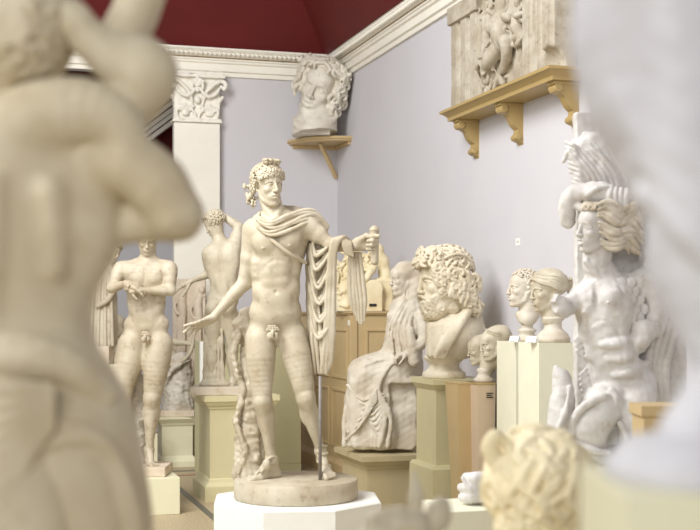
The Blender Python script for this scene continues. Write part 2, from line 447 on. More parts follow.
def far_cornice():
    # bright raking cornice of the room beyond, with red panel below
    bm = bmesh.new()
    p = W(170, 122, 16.6); 
    for k, (w, dz, dy) in enumerate(((.9, .1, -.08), (.84, .0, 0), (.8, -.07, .05), (.72, -.13, .09), (.6, -.2, .12))):
        bbox(bm, -w, w, dy, .5, dz - .055, dz, .006)
    o = obj_bm('trim_4', bm, M['white']); o.location = p + Vector((-.35, 0, 0)); o.rotation_euler = (0, R(-38), 0)
    return tag(o, kind='structure')
R = math.radians

# ------------------------------------------------------------------ pedestals (room aligned boxes unless said)
CAPTOP = [(0, -.16), (.0, -.12), (.012, -.115), (.012, -.10), (.03, -.085), (.045, -.055), (.055, -.05), (.055, 0.0)]
FOOT = [(.05, 0), (.05, .13), (.04, .145), (.02, .165), (.012, .19), (0, .2)]
def pedestal(name, corner, wx, wy, h, mat, label, cat='pedestal', top=CAPTOP, foot=FOOT, group=None, rz=0.0):
    """corner = world xy of the near-left corner of the shaft"""
    root = empty(name, (corner[0] + wx / 2, corner[1] + wy / 2, 0), label, cat, group, rz)
    bm = bmesh.new(); prof = [(e, z) for e, z in (foot or [])]
    s0 = foot[-1][1] if foot else 0
    rect_profile(bm, 0, 0, wx / 2, wy / 2, prof) if foot else None
    if foot: obj_bm('foot_moulding', bm, mat, root)
    else: bm.free()
    bm = bmesh.new(); s1 = h + (top[0][0] * 0 + top[0][1]) if top else h
    rect_profile(bm, 0, 0, wx / 2, wy / 2, [(0, s0), (0, s1)]); obj_bm('shaft', bm, mat, root)
    if top:
        bm = bmesh.new(); rect_profile(bm, 0, 0, wx / 2, wy / 2, [(e, h + z) for e, z in top]); obj_bm('cap_moulding', bm, mat, root)
    return root

def plain_block(name, corner, wx, wy, h, mat, label, cat='pedestal', z0=0.0):
    bm = bmesh.new(); bbox(bm, -wx / 2, wx / 2, -wy / 2, wy / 2, 0, h, .006)
    o = obj_bm(name, bm, mat); o.location = (corner[0] + wx / 2, corner[1] + wy / 2, z0); tag(o, label, cat); return o

def furniture():
    # octagonal white base under the cloaked figure
    c = W(297, 495, 8.8); bm = bmesh.new(); r = .62
    ph = -TH + R(22.5) + R(4)
    lathe(bm, 0, 0, [(r - .012, 0), (r, .01), (r, .34), (r - .01, .350)], 8, ph=ph, smooth=False)
    o = obj_bm('octagonal_plinth', bm, M['card']); o.location = (c.x, c.y, 0)
    tag(o, 'low white octagonal plinth under the tall cloaked nude figure', 'plinth')
    # block under the left wrestler
    p = W(180, 512, 10.25); plain_block('block_pedestal', (p.x - .72, p.y), .72, .62, .302, M['cream'], 'low plain cream block under the nude man crossing his forearms')
    # tall sage pedestal under the youth seen from behind
    p = W(210, 497, 10.95); pedestal('tall_pedestal', (p.x, p.y), .56, .56, .925, M['green'], 'sage green moulded pedestal under the youth seen from behind')
    # olive screen box behind
    p = W(203, 400, 12.6); bm = bmesh.new()
    bbox(bm, 0, 1.02, 0, .5, .1, 1.36, .006); bbox(bm, -.0, 1.02, .0, .5, 0, .1, 0)
    o = obj_bm('display_plinth', bm, M['olive']); o.location = (p.x, p.y, 0); tag(o, 'broad plain olive display plinth behind the cloaked figure', 'plinth')
    bm = bmesh.new(); bbox(bm, -.03, 0, -.01, .04, 0, 1.36); 
    t = obj_bm('edge_strip', bm, M['card'], o); t['label'] = 'white vertical edge strip'
    # small white moulded pedestal
    p = W(162, 467, 13.35); pedestal('small_pedestal', (p.x, p.y), .33, .33, .54, M['cream'], 'small pale moulded pedestal under the rough tree stump cast',
        top=[(0, -.1), (.01, -.095), (.02, -.07), (.05, -.03), (.055, -.025), (.055, 0)], foot=[(.06, 0), (.06, .06), (.04, .075), (.01, .11), (0, .12)])
    # pale pedestal far left
    p = W(84, 480, 12.4); pedestal('pale_pedestal', (p.x, p.y), .42, .4, 1.14, M['cream'], 'pale cream pedestal behind the wrestler, under the dark-haired figure',
        top=[(0, -.1), (.01, -.095), (.02, -.07), (.05, -.03), (.055, -.025), (.055, 0)])
    p = W(146, 473, 12.9); plain_block('low_block', (p.x - .12, p.y), .24, .3, .4, M['cream'], 'low cream block just behind the wrestler\'s legs')
    # khaki pedestal of seated woman
    p = W(367, 505, 10.75); pedestal('khaki_pedestal', (p.x, p.y), .74, .74, .42, M['khaki'], 'wide khaki pedestal under the seated draped woman',
        top=[(0, -.12), (.012, -.115), (.012, -.10), (.035, -.075), (.05, -.05), (.065, -.045), (.065, 0)], foot=None)
    # sage pedestal of bearded bust
    p = W(436, 500, 10.0); pedestal('bust_pedestal', (p.x, p.y), .4, .46, 1.12, M['green'], 'sage pedestal with stepped foot under the huge bearded bust',
        top=[(0, -.09), (.01, -.08), (.03, -.05), (.035, -.045), (.035, 0)], foot=[(.045, 0), (.045, .40), (.03, .425), (0, .43)])
    # two tapering pillars
    for px, mt, lb, dd in ((456, 'tan', 'narrow tan pillar tapering downward beside the sage bust pedestal', 9.72), (476, 'pinktan', 'pinkish tan tapering pillar with a small printed mark', 9.62)):
        p = W(px + 9, 480, dd); root = empty('tapering_pillar', (p.x, p.y + .1, 0), lb, 'pillar', 'tapering pillars')
        bm = bmesh.new(); h = 1.10
        loops = []
        for t_, z in ((.0, 0), (1, h)):
            wl, wr = .035 + .04 * t_, .075
            dp = .07 + .06 * t_
            loops.append([Vector((-wl, -dp, z)), Vector((wr, -dp, z)), Vector((wr, dp, z)), Vector((-wl, dp, z))])
        rings(bm, loops); obj_bm('shaft', bm, M[mt], root)
        bm = bmesh.new(); bbox(bm, -.08, .08, -.135, .135, h, h + .012, .003); obj_bm('top_slab', bm, M['ochre' if mt == 'pinktan' else mt], root)
        if mt == 'pinktan':
            bm = bmesh.new()
            for i in range(3): bbox(bm, .0, .055 - .012 * (i % 2), -.1305, -.126, h - .07 - i * .016, h - .063 - i * .016)
            obj_bm('printed_mark', bm, M['black'], root)
    # two pale pedestals of the small busts
    p = W(516, 480, 9.2); pedestal('plain_pedestal', (p.x, p.y), .30, .35, 1.437, M['pale'], 'pale pedestal under the short-haired male bust, partly hidden', top=None, foot=None)
    p = W(539, 480, 8.4); pedestal('plain_pedestal', (p.x, p.y), .33, .33, 1.448, M['pale'], 'pale green-white pedestal under the female bust with bound hair', top=None, foot=None)
    for (px, py, D, lb) in ((513, 339.5, 9.15, 'small white name card on the pedestal of the male bust'), (530, 340, 8.45, 'small white name card before the female bust')):
        p = W(px, 343, D); bm = bmesh.new()
        rings(bm, [[Vector((-.04, y, 0)), Vector((.04, y, 0)), Vector((.04, y2, z)), Vector((-.04, y2, z))] for y, y2, z in ((0, .022, .045), (.05, .028, .045))])
        bbox(bm, -.03, .03, -.001, 0.0, .004, .006, mi=1)
        o = obj_bm('name_card', bm, [M['card'], M['iron']]); zt = 1.437 if px == 513 else 1.448
        o.location = (p.x, p.y, zt); o.rotation_euler = (0, 0, R(-60)); tag(o, lb, 'card', 'name cards')
    # cabinet in the corner
    x0, y0, y1, h = 3.5, 11.56, YB - .04, 1.63
    root = empty('tall_cabinet', ((x0 + XR) / 2 - .022, (y0 + y1) / 2, 0), 'tan panelled cabinet along the right wall, pilasters at its corner', 'cabinet')
    cx, cy = (x0 + XR) / 2, (y0 + y1) / 2; cx -= .022; hx, hy = (XR - .05 - x0) / 2, (y1 - y0) / 2
    bm = bmesh.new(); bbox(bm, -hx, hx, -hy, hy, .0, h, .004); obj_bm('carcass', bm, M['tan'], root)
    bm = bmesh.new(); rect_profile(bm, 0, 0, hx, hy, [(0, h), (.015, h), (.03, h + .02), (.03, h + .035), (0, h + .035)])
    bmesh.ops.translate(bm, verts=bm.verts[:], vec=(-.0, 0, 0)); obj_bm('worktop', bm, M['tan'], root)
    bm = bmesh.new(); rect_profile(bm, -.0, 0, hx, hy, [(.025, 0), (.025, .14), (.01, .17), (0.001, .19)]); obj_bm('base_moulding', bm, M['tan'], root)
    def frame_panel(nm, face, a0, a1, z0, z1):
        bm = bmesh.new(); w = .028
        def bar(a, b, c, d, dep=.012):
            if face == 'f': bbox(bm, a, b, -hy - dep, -hy + .002, c, d, .004)
            else: bbox(bm, -hx - dep, -hx + .002, a, b, c, d, .004)
        bar(a0, a1, z0, z0 + w); bar(a0, a1, z1 - w, z1); bar(a0, a0 + w, z0 + w, z1 - w); bar(a1 - w, a1, z0 + w, z1 - w)
        obj_bm(nm, bm, M['tan'], root)
    frame_panel('door_panel', 'f', -hx + .14, hx - .08, .98, h - .13); frame_panel('door_panel', 'f', -hx + .14, hx - .08, .3, .88)
    nb = 4
    for i in range(nb):
        a = -hy + .12 + i * (2 * hy - .2) / nb; b_ = a + (2 * hy - .2) / nb - .1
        frame_panel('side_panel', 's', a, b_, 1.0, h - .13); frame_panel('side_panel', 's', a, b_, .3, .9)
    bm = bmesh.new(); bbox(bm, -hx - .015, -hx + .06, -hy - .015, -hy + .07, .19, h - .002, .006); obj_bm('corner_post', bm, M['tan'], root)
    bm = bmesh.new(); bbox(bm, -hx - .02, -hx - .014, -hy + .0, -hy + .05, h - .1, h - .05); obj_bm('label_holder', bm, M['card'], root)
    # wall label
    p = W(518, 242, 10.0); yy = p.y
    # place on the wall plane
    t = (518 - CX) / FPX; D = XR / (t * CT + ST); q = W(518, 242, D); bm = bmesh.new(); bbox(bm, -.004, 0, -.04, .04, -.03, .03, .001)
    bbox(bm, -.0045, -.004, -.028, .028, .005, .009, mi=1); bbox(bm, -.0045, -.004, -.028, .02, -.008, -.004, mi=1)
    o = obj_bm('wall_label', bm, [M['card'], M['iron']]); o.location = (XR, q.y, q.z); tag(o, 'tiny white label on the wall above the small busts', 'label')

def wall_shelf():
    # long shelf with scrolled brackets on the right wall
    ya, yb_, dep, z = 8.05, 10.22, .29, 3.315
    root = empty('long_bracket_shelf', (XR, (ya + yb_) / 2, z), 'long ochre moulded wall shelf on three scrolled brackets', 'shelf')
    L = (yb_ - ya) / 2
    bm = bmesh.new(); pr = [(0, .0), (.0, .025), (-.0, .03), (.012, .042), (.02, .05), (.04, .064), (.055, .068), (.055, .09)]
    loops = [[Vector((0, -L + .055 - e, q)), Vector((0, L - .055 + e, q)), Vector((-dep + .055 - e, L - .055 + e, q)), Vector((-dep + .055 - e, -L + .055 - e, q))] for e, q in pr]
    rings(bm, loops); obj_bm('shelf_board', bm, M['ochre'], root)
    for i, yy in enumerate((-L + .15, 0.02, L - .16)):
        bm = bmesh.new(); w = .045; kx, kz = .84, .76
        # side outline of bracket in (out from wall, z)
        pts = [(0, 0), (-.22, -.001), (-.225, -.03), (-.235, -.06), (-.225, -.095), (-.19, -.105), (-.165, -.115), (-.14, -.135), (-.12, -.18), (-.10, -.22), (-.075, -.25), (-.05, -.27), (-.055, -.31), (-.075, -.33), (-.07, -.37), (-.045, -.395), (-.02, -.40), (0, -.43)]; pts = [(x * kx, z_ * kz) for x, z_ in pts]
        for sy in (-w, w):
            f_ = [bm.verts.new((x, yy + sy, q)) for x, q in pts[1:]]; g_ = [bm.verts.new((0, yy + sy, q)) for x, q in pts[1:]]
            for j in range(len(f_) - 2): bm.faces.new((f_[j], f_[j + 1], g_[j + 1], g_[j]))
            bm.faces.new((f_[-2], f_[-1], g_[-2]))
            if sy < 0: A_, B_ = f_, g_
        for j in range(len(f_) - 1): bm.faces.new((A_[j], A_[j + 1], f_[j + 1], f_[j]))
        bm.faces.new((A_[0], f_[0], g_[0], B_[0])); bmesh.ops.remove_doubles(bm, verts=bm.verts[:], dist=1e-5)
        b = obj_bm('bracket', bm, M['ochre'], root)
        for (cx, cz, r) in ((-.195 * kx, -.06 * kz, .034), (-.052 * kx, -.352 * kz, .024)):
            bm = bmesh.new(); rings(bm, [[Vector((cx + rr * math.cos(a * .3927), s_, cz + rr * math.sin(a * .3927))) for a in range(16)] for s_, rr in ((yy - w - .012, r * .8), (yy - w - .008, r), (yy + w + .008, r), (yy + w + .012, r * .8))])
            obj_bm('scroll', bm, M['ochre'], b)
        bm = bmesh.new(); bbox(bm, -.205, -.0, yy - w - .01, yy + w + .01, -.022, 0, .004); obj_bm('bracket_cap', bm, M['ochre'], b)

def corner_shelf():
    zt = 3.69; r = .62
    root = empty('corner_bracket_shelf', (XR, YB, zt), 'quarter-round tan shelf on a raking strut high in the corner', 'shelf')
    bm = bmesh.new()
    pts = [(0, 0)] + [(-r * math.sin(a), -r * math.cos(a)) for a in [i * math.pi / 2 / 24 for i in range(25)]]
    def sh(e, z): 
        return [Vector((min(0, x * (1 + e)), min(0, y * (1 + e)), z)) for x, y in pts]
    rings(bm, [sh(-.04, -.05), sh(-.03, -.035), sh(0, -.03), sh(.01, -.015), sh(0, 0)])
    obj_bm('shelf_board', bm, M['tan'], root)
    bm = bmesh.new(); a = Vector((-.30, -.30, -.05)); b = Vector((-.02, -.02, -.42)); d = (b - a).normalized(); sd = Vector((1, -1, 0)).normalized(); up = d.cross(sd)
    rings(bm, [[p + sd * sx * .022 + up * sy * .018 for sx, sy in ((-1, -1), (1, -1), (1, 1), (-1, 1))] for p in (a, b)])
    obj_bm('strut', bm, M['tan'], root)
    bm = bmesh.new()
    for q in (((-.56, 0), (-.56, -.03)), ): bbox(bm, -.56, -.0, -.03, 0, -.09, -.05, .003); bbox(bm, -.03, 0, -.56, -.03, -.09, -.05, .003)
    obj_bm('wall_batten', bm, M['tan'], root)
# ------------------------------------------------------------------ anatomy in clay
def lerp(a, b, t): return np.asarray(a, float) * (1 - t) + np.asarray(b, float) * t

def torso(S, notch, crotch, shl, shr, hpl, hpr, fwd, bend=(0, 0, 0), back=False, fem=False, hw=1.0, fat=1.0):
    """notch and crotch = centres of the trunk; l = viewer's left"""
    notch, crotch, shl, shr, hpl, hpr = [np.asarray(v, float) for v in (notch, crotch, shl, shr, hpl, hpr)]
    L = np.linalg.norm(crotch - notch); bend = np.asarray(bend, float)
    up1 = _n(notch - crotch); fwd = np.asarray(fwd, float)
    def C(t): return notch + (crotch - notch) * t + bend * (4 * t * (1 - t))
    sA = _n(shr - shl); sB = _n(hpr - hpl)
    def fr(t):
        side = _n(sA * (1 - t) + sB * t); up = _n(C(t - .05) - C(t + .05)); f = _n(fwd - up * (fwd @ up)); side = _n(side - f * (side @ f)); 
        u = np.cross(side, f); u = u if u @ up > 0 else -u
        return side, f, u
    def E(t, a, b, r, k=5, c=0.0, cut=False):
        s_, f, u = fr(t); S.ell(C(t) + L * (a * s_ + b * f + c * u), [r[0] * L * (hw if a == 0 else 1), r[1] * L * fat, r[2] * L], k * L / 120, rot=np.stack([s_, f, u]), cut=cut)
    def T(pts, rad, k=3, cut=False):
        P = []
        for t, a, b in pts:
            s_, f, u = fr(t); P.append(C(t) + L * (a * s_ + b * f))
        S.tube(P, [r * L for r in rad] if hasattr(rad, '__len__') else rad * L, k * L / 120, cut=cut)
    K = 10
    E(.25, 0, 0, (.215, .15, .27), K); E(.12, 0, -.02, (.19, .11, .14), K)
    E(.52, 0, -.005, (.186, .125, .24), K); E(.8, 0, -.01, (.22, .145, .19), K)
    # shoulder girdle
    c0 = C(.04)
    for sh, sg in ((shl, -1), (shr, 1)):
        s_, f, u = fr(.1)
        S.tube([c0 + u * L * .06 - f * L * .03, lerp(c0, sh, .55) + u * L * .035 - f * L * .03, sh], [.075 * L, .07 * L, .085 * L], 8 * L / 120)
        S.tube([C(.03) + f * L * .09, lerp(C(.03), sh, .5) + f * L * .085 + u * L * .015, sh + f * L * .03 + u * L * .02], [.018 * L, .02 * L, .02 * L], 3 * L / 120)
        S.tube([lerp(sh, C(.15), .1), lerp(sh, C(.22), .45) + f * .05 * L * (0 if back else 1), C(.25) + s_ * sg * .1 * L + f * .1 * L], [.08 * L, .085 * L, .05 * L], 8 * L / 120)
        S.tube([lerp(sh, C(.15), .05) - f * .04 * L, C(.3) + s_ * sg * .17 * L - f * .06 * L, C(.52) + s_ * sg * .12 * L - f * .05 * L], [.075 * L, .075 * L, .05 * L], 9 * L / 120)
    if fem:
        for a in (-.1, .1): E(.25, a, .125, (.08, .08, .085), 5)
    else:
        for a in (-.098, .098): E(.215, a, .10, (.108, .062, .088), 3.2)
        for a in (-.1, .1): E(.265, a * 1.1, .158, (.012, .012, .012), 1)
    T([(.1, 0, .155), (.3, 0, .175)], [.012, .01], 4, cut=True)
    # rib arch, abdomen blocks, flanks
    for sg in (-1, 1):
        for t, w in ((.40, .055), (.475, .055), (.555, .056)): E(t, sg * .05, .096, (w * .95, .033, .04), 6)
        E(.68, sg * .05, .09, (.075, .045, .09), 5)
        E(.62, sg * .14, .015, (.055, .085, .07), 7)
        for i in range(3): E(.37 + i * .055, sg * (.165 - i * .005), .06 - .01 * i, (.03, .03, .02), 6)
        T([(.7, sg * .2, .10), (.80, sg * .14, .145), (.90, sg * .05, .155)], [.012, .014, .010], 4, cut=True)
        T([(.37, sg * .02, .155), (.40, sg * .09, .15), (.47, sg * .15, .11)], [.006, .008, .006], 3, cut=True)
    E(.63, 0, .143, (.014, .02, .018), 2, cut=True)
    # back
    T([(.1, 0, -.165), (.4, 0, -.15), (.75, 0, -.165)], [.014, .018, .016], 5, cut=True)
    for sg in (-1, 1):
        E(.2, sg * .1, -.10, (.085, .05, .1), 5); E(.6, sg * .045, -.11, (.04, .035, .16), 5)
        E(.92, sg * .105, -.095, (.115, .115, .13), 5)
    E(.93, 0, -.2, (.012, .06, .1), 3, cut=True)
    return C, fr, L

def genitals(S, c, fwd, L):
    c = np.asarray(c, float); f = _n(fwd)
    for a in (-.024, .024): S.ell(c + V3(a * L, 0, .025 * L) + f * .02 * L, (.027 * L, .026 * L, .036 * L), 1.0)
    S.tube([c + f * .02 * L + V3(0, 0, -.015 * L), c + f * .055 * L, c + f * .052 * L + V3(0, 0, .035 * L)], [.017 * L, .016 * L, .011 * L], .5)
    for i in range(14):
        a = (i % 5) / 2 - 1 if i < 5 else ((i - 5) % 5) / 2.5 - .8; r = -.022 - .016 * (i // 5)
        S.ell(c + V3(a * .045 * L, 0, r * L - .006 * L) + f * .012 * L, .011 * L, .6)

def arm(S, sh, el, wr, H, m=1.0, out=(0, 1, 0), k=None, delt=True):
    sh, el, wr = [np.asarray(v, float) for v in (sh, el, wr)]; k = H * .1 if k is None else k
    a = _n(el - sh); out = np.asarray(out, float); o = _n(out - a * (out @ a) + 1e-6)
    if delt: S.tube([sh - a * .02 * H, lerp(sh, el, .2), lerp(sh, el, .42)], [.215 * H * m, .215 * H * m, .15 * H * m], k)
    S.tube([sh, lerp(sh, el, .3), lerp(sh, el, .55), lerp(sh, el, .82), el], [.18 * H * m, .175 * H * m, .172 * H * m, .14 * H * m, .132 * H * m], k)
    S.ell(lerp(sh, el, .52) - o * .06 * H * m, (.12 * H * m,) * 3, k); S.ell(lerp(sh, el, .5) + o * .06 * H * m, (.125 * H * m,) * 3, k)
    S.tube([el, lerp(el, wr, .22), lerp(el, wr, .5), lerp(el, wr, .82), wr], [.125 * H * m, .15 * H * m, .128 * H * m, .092 * H * m, .085 * H * m], k)
    S.ell(el + _n(el * 2 - sh - wr + 1e-3) * .06 * H * m, .085 * H * m, k * .7)

def leg(S, hip, kn, an, H, m=1.0, fwd=(0, -1, 0), k=None, calf=1.0):
    hip, kn, an = [np.asarray(v, float) for v in (hip, kn, an)]; f = np.asarray(fwd, float); k = H * .12 if k is None else k
    t = _n(kn - hip); ft = _n(f - t * (f @ t)); c = _n(an - kn); fc = _n(f - c * (f @ c)); sd = np.cross(t, ft)
    S.tube([hip, lerp(hip, kn, .3) + ft * .03 * H, lerp(hip, kn, .62) + ft * .03 * H, lerp(hip, kn, .88), kn], [.335 * H * m, .335 * H * m, .275 * H * m, .215 * H * m, .2 * H * m], k * 1.4)
    for s_ in (-1, 1):
        S.ell(lerp(hip, kn, .8) + sd * s_ * .1 * H * m + ft * .08 * H, (.105 * H * m, .105 * H * m, .17 * H), k * .9)
    S.ell(kn + ft * .13 * H * m, (.10 * H * m, .08 * H * m, .12 * H * m), k * .5)
    S.ell(kn + ft * .12 * H * m + c * .17 * H, (.07 * H * m, .06 * H * m, .08 * H * m), k * .6)
    S.tube([kn, lerp(kn, an, .25) - fc * .05 * H, lerp(kn, an, .5) - fc * .03 * H, lerp(kn, an, .8), an], [.185 * H * m, .205 * H * m * calf, .17 * H * m * calf, .105 * H * m, .10 * H * m], k)
    for s_ in (-1, 1): S.ell(lerp(kn, an, .28) + sd * s_ * .07 * H * m - fc * .11 * H, (.12 * H * m * calf, .12 * H * m * calf, .24 * H), k)
    S.tube([kn + ft * .1 * H, lerp(kn, an, .5) + fc * .1 * H, an + fc * .04 * H], [.05 * H, .05 * H, .04 * H], k)
    for s_ in (-1, 1): S.ell(an + sd * s_ * .08 * H, (.055 * H,) * 3, k * .5)

def foot(S, an, heel, ball, toe, H, side, m=1.0, k=None, toes=True):
    """side = unit vector towards the little toe"""
    an, heel, ball, toe, side = [np.asarray(v, float) for v in (an, heel, ball, toe, side)]; k = H * .07 if k is None else k
    S.tube([an, lerp(an, heel, .6), heel], [.105 * H * m, .105 * H * m, .105 * H * m], k)
    S.tube([an, lerp(an, ball, .5), ball], [.11 * H * m, .11 * H * m, .075 * H * m], k)
    S.tube([heel, lerp(heel, ball, .5) + side * .05 * H, ball + side * .08 * H], [.1 * H * m, .085 * H * m, .07 * H * m], k)
    S.tube([heel, lerp(heel, ball, .5) - side * .02 * H, ball - side * .07 * H], [.09 * H * m, .07 * H * m, .08 * H * m], k)
    if toes:
        v = toe - ball
        for i in range(5):
            o = side * (-.12 + i * .065) * H * m; b = ball + o; e = b + v * (1.0, .98, .9, .78, .62)[i] + side * .004 * i * H
            r = (.062, .046, .043, .040, .036)[i] * H * m
            up = V3(0, 0, -1)
            S.tube([b, lerp(b, e, .5) + up * .035 * H, e], [r, r * .95, r], k * .35)

def hand(S, wr, fwd, up, H, curl=(.3, .3, .35, .4), spread=.12, thumb=(.5, .5), left=False, m=1.0, k=None, curl2=None):
    """up = back of the hand; thumb side = +a unless left; curl = knuckle bend in radians"""
    H = H * m; k = H * .03 if k is None else k
    F = Frame(wr, fwd, up, H); sg = -1 if left else 1
    S.tube([F(0, -.05, 0), F(0, .08, 0)], [.085 * H, .09 * H], k * 2, flat=(F.u, 1.2))
    for i in range(4):
        a = sg * (.105 - i * .07)
        S.cap(F(a * .45, .06, 0), F(a, .36 - .02 * abs(i - 1), 0), .07 * H, .052 * H, k * 2.2, flat=(F.u, 1.15))
        ang = sg * spread * (1.2 - i * .85)
        c = curl[i]; c2 = (curl2[i] if curl2 else c * 1.1)
        ln = (.34, .38, .355, .28)[i]; seg = (.45, .31, .24); p = F(a, .36 - .02 * abs(i - 1), 0); th = 0; P = [p]; 
        for j in range(3):
            th += (c, c2, c2 * .8)[j]
            q = math.sin(ang) * F.r * 1.0 + math.cos(ang) * (math.cos(th) * F.f - math.sin(th) * F.u)
            P.append(P[-1] + q * ln * seg[j] * H)
        r = (.046, .047, .044, .038)[i] * H
        for j in range(3): S.cap(P[j], P[j + 1], r * (1 - .08 * j), r * (.94 - .1 * j), k * .8)
    # thumb
    b0 = F(sg * .06, .06, -.03); op, cu = thumb
    d1 = _n(sg * math.sin(op + .35) * F.r + math.cos(op + .35) * F.f - .35 * F.u); b1 = b0 + d1 * .22 * H
    d2 = _n(d1 * math.cos(cu) + (F.f * .8 - F.u * .6 - F.r * sg * .3) * math.sin(cu)); b2 = b1 + d2 * .17 * H; b3 = b2 + _n(d2 + F.f * .3) * .13 * H
    S.cap(b0, b1, .075 * H, .055 * H, k * 2); S.cap(b1, b2, .052 * H, .046 * H, k); S.cap(b2, b3, .046 * H, .04 * H, k)
    return F

def head(S, o, fwd, up, H, fem=False, beard=False, ears=True, k=None, mouth_open=0.0, old=False, slim=1.0, eyes=True, brow_sad=0.0):
    """o = centre between the ears; H = chin to crown"""
    F = Frame(o, fwd, up, H); R3 = F.R; k = k or 1.0
    def E(a, b, c, r, kk, cut=False, rot=R3): S.ell(F(a, b, c), [q * H for q in r], kk * H, rot=rot, cut=cut)
    def T(pts, rad, kk, cut=False, flat=None): S.tube([F(*p) for p in pts], [q * H for q in rad] if hasattr(rad, '__len__') else rad * H, kk * H, cut=cut, flat=flat)
    w = slim
    E(0, -.06, .17, (.30 * w, .38, .32), .02)
    E(0, .08, -.06, (.245 * w, .275, .34), .07)
    E(0, .14, -.30, (.17 * w, .19, .17), .09)
    for s_ in (-1, 1):
        T([(s_ * .235 * w, -.03, -.12), (s_ * .19 * w, .03, -.29), (s_ * .08 * w, .22, -.41)], [.045, .05, .05], .07)
        E(s_ * .15 * w, .24, -.08, (.075, .075, .07), .06)
    E(0, .285, -.405, (.08, .07, .065), .06)
    E(0, .22, .17, (.22 * w, .14, .16), .08)
    # brow and socket
    for s_ in (-1, 1):
        E(s_ * .12 * w, .385, .018, (.08, .075, .062), .03, cut=True)
    for s_ in (-1, 1):
        T([(s_ * .035, .345, .075 + brow_sad * .05), (s_ * .12 * w, .33, .10 + brow_sad * .01), (s_ * .20 * w, .26, .06 - brow_sad * .03)], [.018, .018, .018], .035)
        if eyes:
            E(s_ * .118 * w, .275, .012, (.062, .058, .05), .004)
            T([(s_ * .055, .315, .006), (s_ * .115 * w, .338, .042), (s_ * .185 * w, .268, .008)], [.01, .012, .012], .008)
            T([(s_ * .055, .312, .004), (s_ * .12 * w, .322, -.024), (s_ * .185 * w, .268, .004)], [.008, .011, .01], .012)
    # nose
    T([(0, .335, .15), (0, .358, .06), (0, .388, -.03), (0, .418, -.112)], [.04, .034, .037, .044], .03)
    E(0, .425, -.115, (.042, .038, .038), .02)
    for s_ in (-1, 1):
        E(s_ * .045, .385, -.125, (.034, .042, .032), .02); E(s_ * .024, .405, -.158, (.012, .018, .012), .008, cut=True)
    # mouth
    E(0, .29, -.245, (.125, .095, .095), .07)
    mo = mouth_open
    T([(0, .385, -.17), (0, .385, -.19)], [.012, .012], .02, cut=True)
    T([(-.092, .325, -.232), (-.045, .377, -.212), (0, .385, -.219), (.045, .377, -.212), (.092, .325, -.232)], [.008, .021, .019, .021, .008], .012)
    T([(-.08, .325, -.242 - mo * .5), (-.03, .37, -.268 - mo), (.03, .37, -.268 - mo), (.08, .325, -.242 - mo * .5)], [.008, .027, .027, .008], .014)
    T([(-.088, .35, -.237 - mo * .4), (0, .405, -.241 - mo * .5), (.088, .35, -.237 - mo * .4)], [.005, .009 + mo * .55, .005], .008, cut=True)
    T([(-.05, .37, -.325 - mo), (.05, .37, -.325 - mo)], [.012, .012], .04, cut=True)
    if ears:
        for s_ in (-1, 1):
            T([(s_ * .285 * w, -.02, .05), (s_ * .315 * w, -.07, .075), (s_ * .32 * w, -.12, .03), (s_ * .305 * w, -.09, -.05), (s_ * .28 * w, -.035, -.10)], [.02, .022, .022, .022, .026], .015)
            E(s_ * .285 * w, -.055, -.01, (.02, .05, .07), .02)
    return F

def lock(S, F, p, n, t, size, r, k, kind, rs):
    """one curl on surface point p (local head units), n = outward, t = tangent"""
    n = _n(n); t = _n(t - n * (t @ n)); b = np.cross(n, t); H = F.sc
    pts = []
    if kind == 'curl':
        sgn = rs.choice([-1, 1])
        for i in range(7):
            a = i / 6 * 2 * math.pi * .95; rr = size * (.55 - .38 * i / 6)
            q = p + t * (math.cos(a) * rr) + b * (math.sin(a) * rr * sgn) + n * (size * (.05 + .3 * i / 6)); pts.append(q)
        rad = [r * .8, r, r, r * .95, r * .9, r * .8, r * .6]
    else:
        sgn = rs.choice([-1, 1]) * size * .28
        for i in range(5):
            q = p + t * (size * (i / 4 - .3) * 1.5) + b * (sgn * math.sin(i / 4 * 2 * math.pi)) + n * (size * .22 * math.sin(i / 4 * math.pi)); pts.append(q)
        rad = [r * .7, r, r * 1.05, r * .9, r * .45]
    S.tube([F(*q) for q in pts], [q * H for q in rad], k * H, sub=2)

def hair(S, F, n=90, size=.11, r=.035, kind='curl', mask=None, flow=None, seed=1, c=(0, -.06, .17), rad=(.315, .40, .335), k=.012, shell=True, jit=.25, swell=1.0, shellcut=None):
    """covers the scalp with locks; mask(a,b,c) on the unit sphere chooses where"""
    rs = np.random.RandomState(seed); c = V3(*c); rad = V3(*rad) * swell
    ga = math.pi * (3 - 5 ** .5)
    mask = mask or (lambda a, b, c_: (b < .62 + .3 * (c_ - .6) or c_ > .55) and c_ > -.55 and not (b > .3 and c_ < .42))
    flow = flow or (lambda q, n_: V3(0, -.4, -1))
    for i in range(n):
        z = 1 - 2 * (i + .5) / n; rr = math.sqrt(1 - z * z); th = ga * i
        u = V3(rr * math.cos(th), rr * math.sin(th), z)
        if not mask(*u): continue
        nn = _n(u / rad); p = c + rad * u
        if shell: S.ell(F(*(c + rad * u * .9)), size * F.sc * .5, .02 * F.sc)
        t = flow(u, nn) + rs.randn(3) * jit
        lock(S, F, p, nn, t, size * rs.uniform(.8, 1.2), r, k, kind, rs)

def statue_root(name, px, py, D, label, cat='statue', group=None, z=None):
    """z = height of what it stands on; overrides py"""
    if z is not None: py = HY + (CAMZ - z) / D * FPX
    o = empty(name, W(px, py, D), label, cat, group, -TH)
    return o, D / FPX, (px, 0, py)
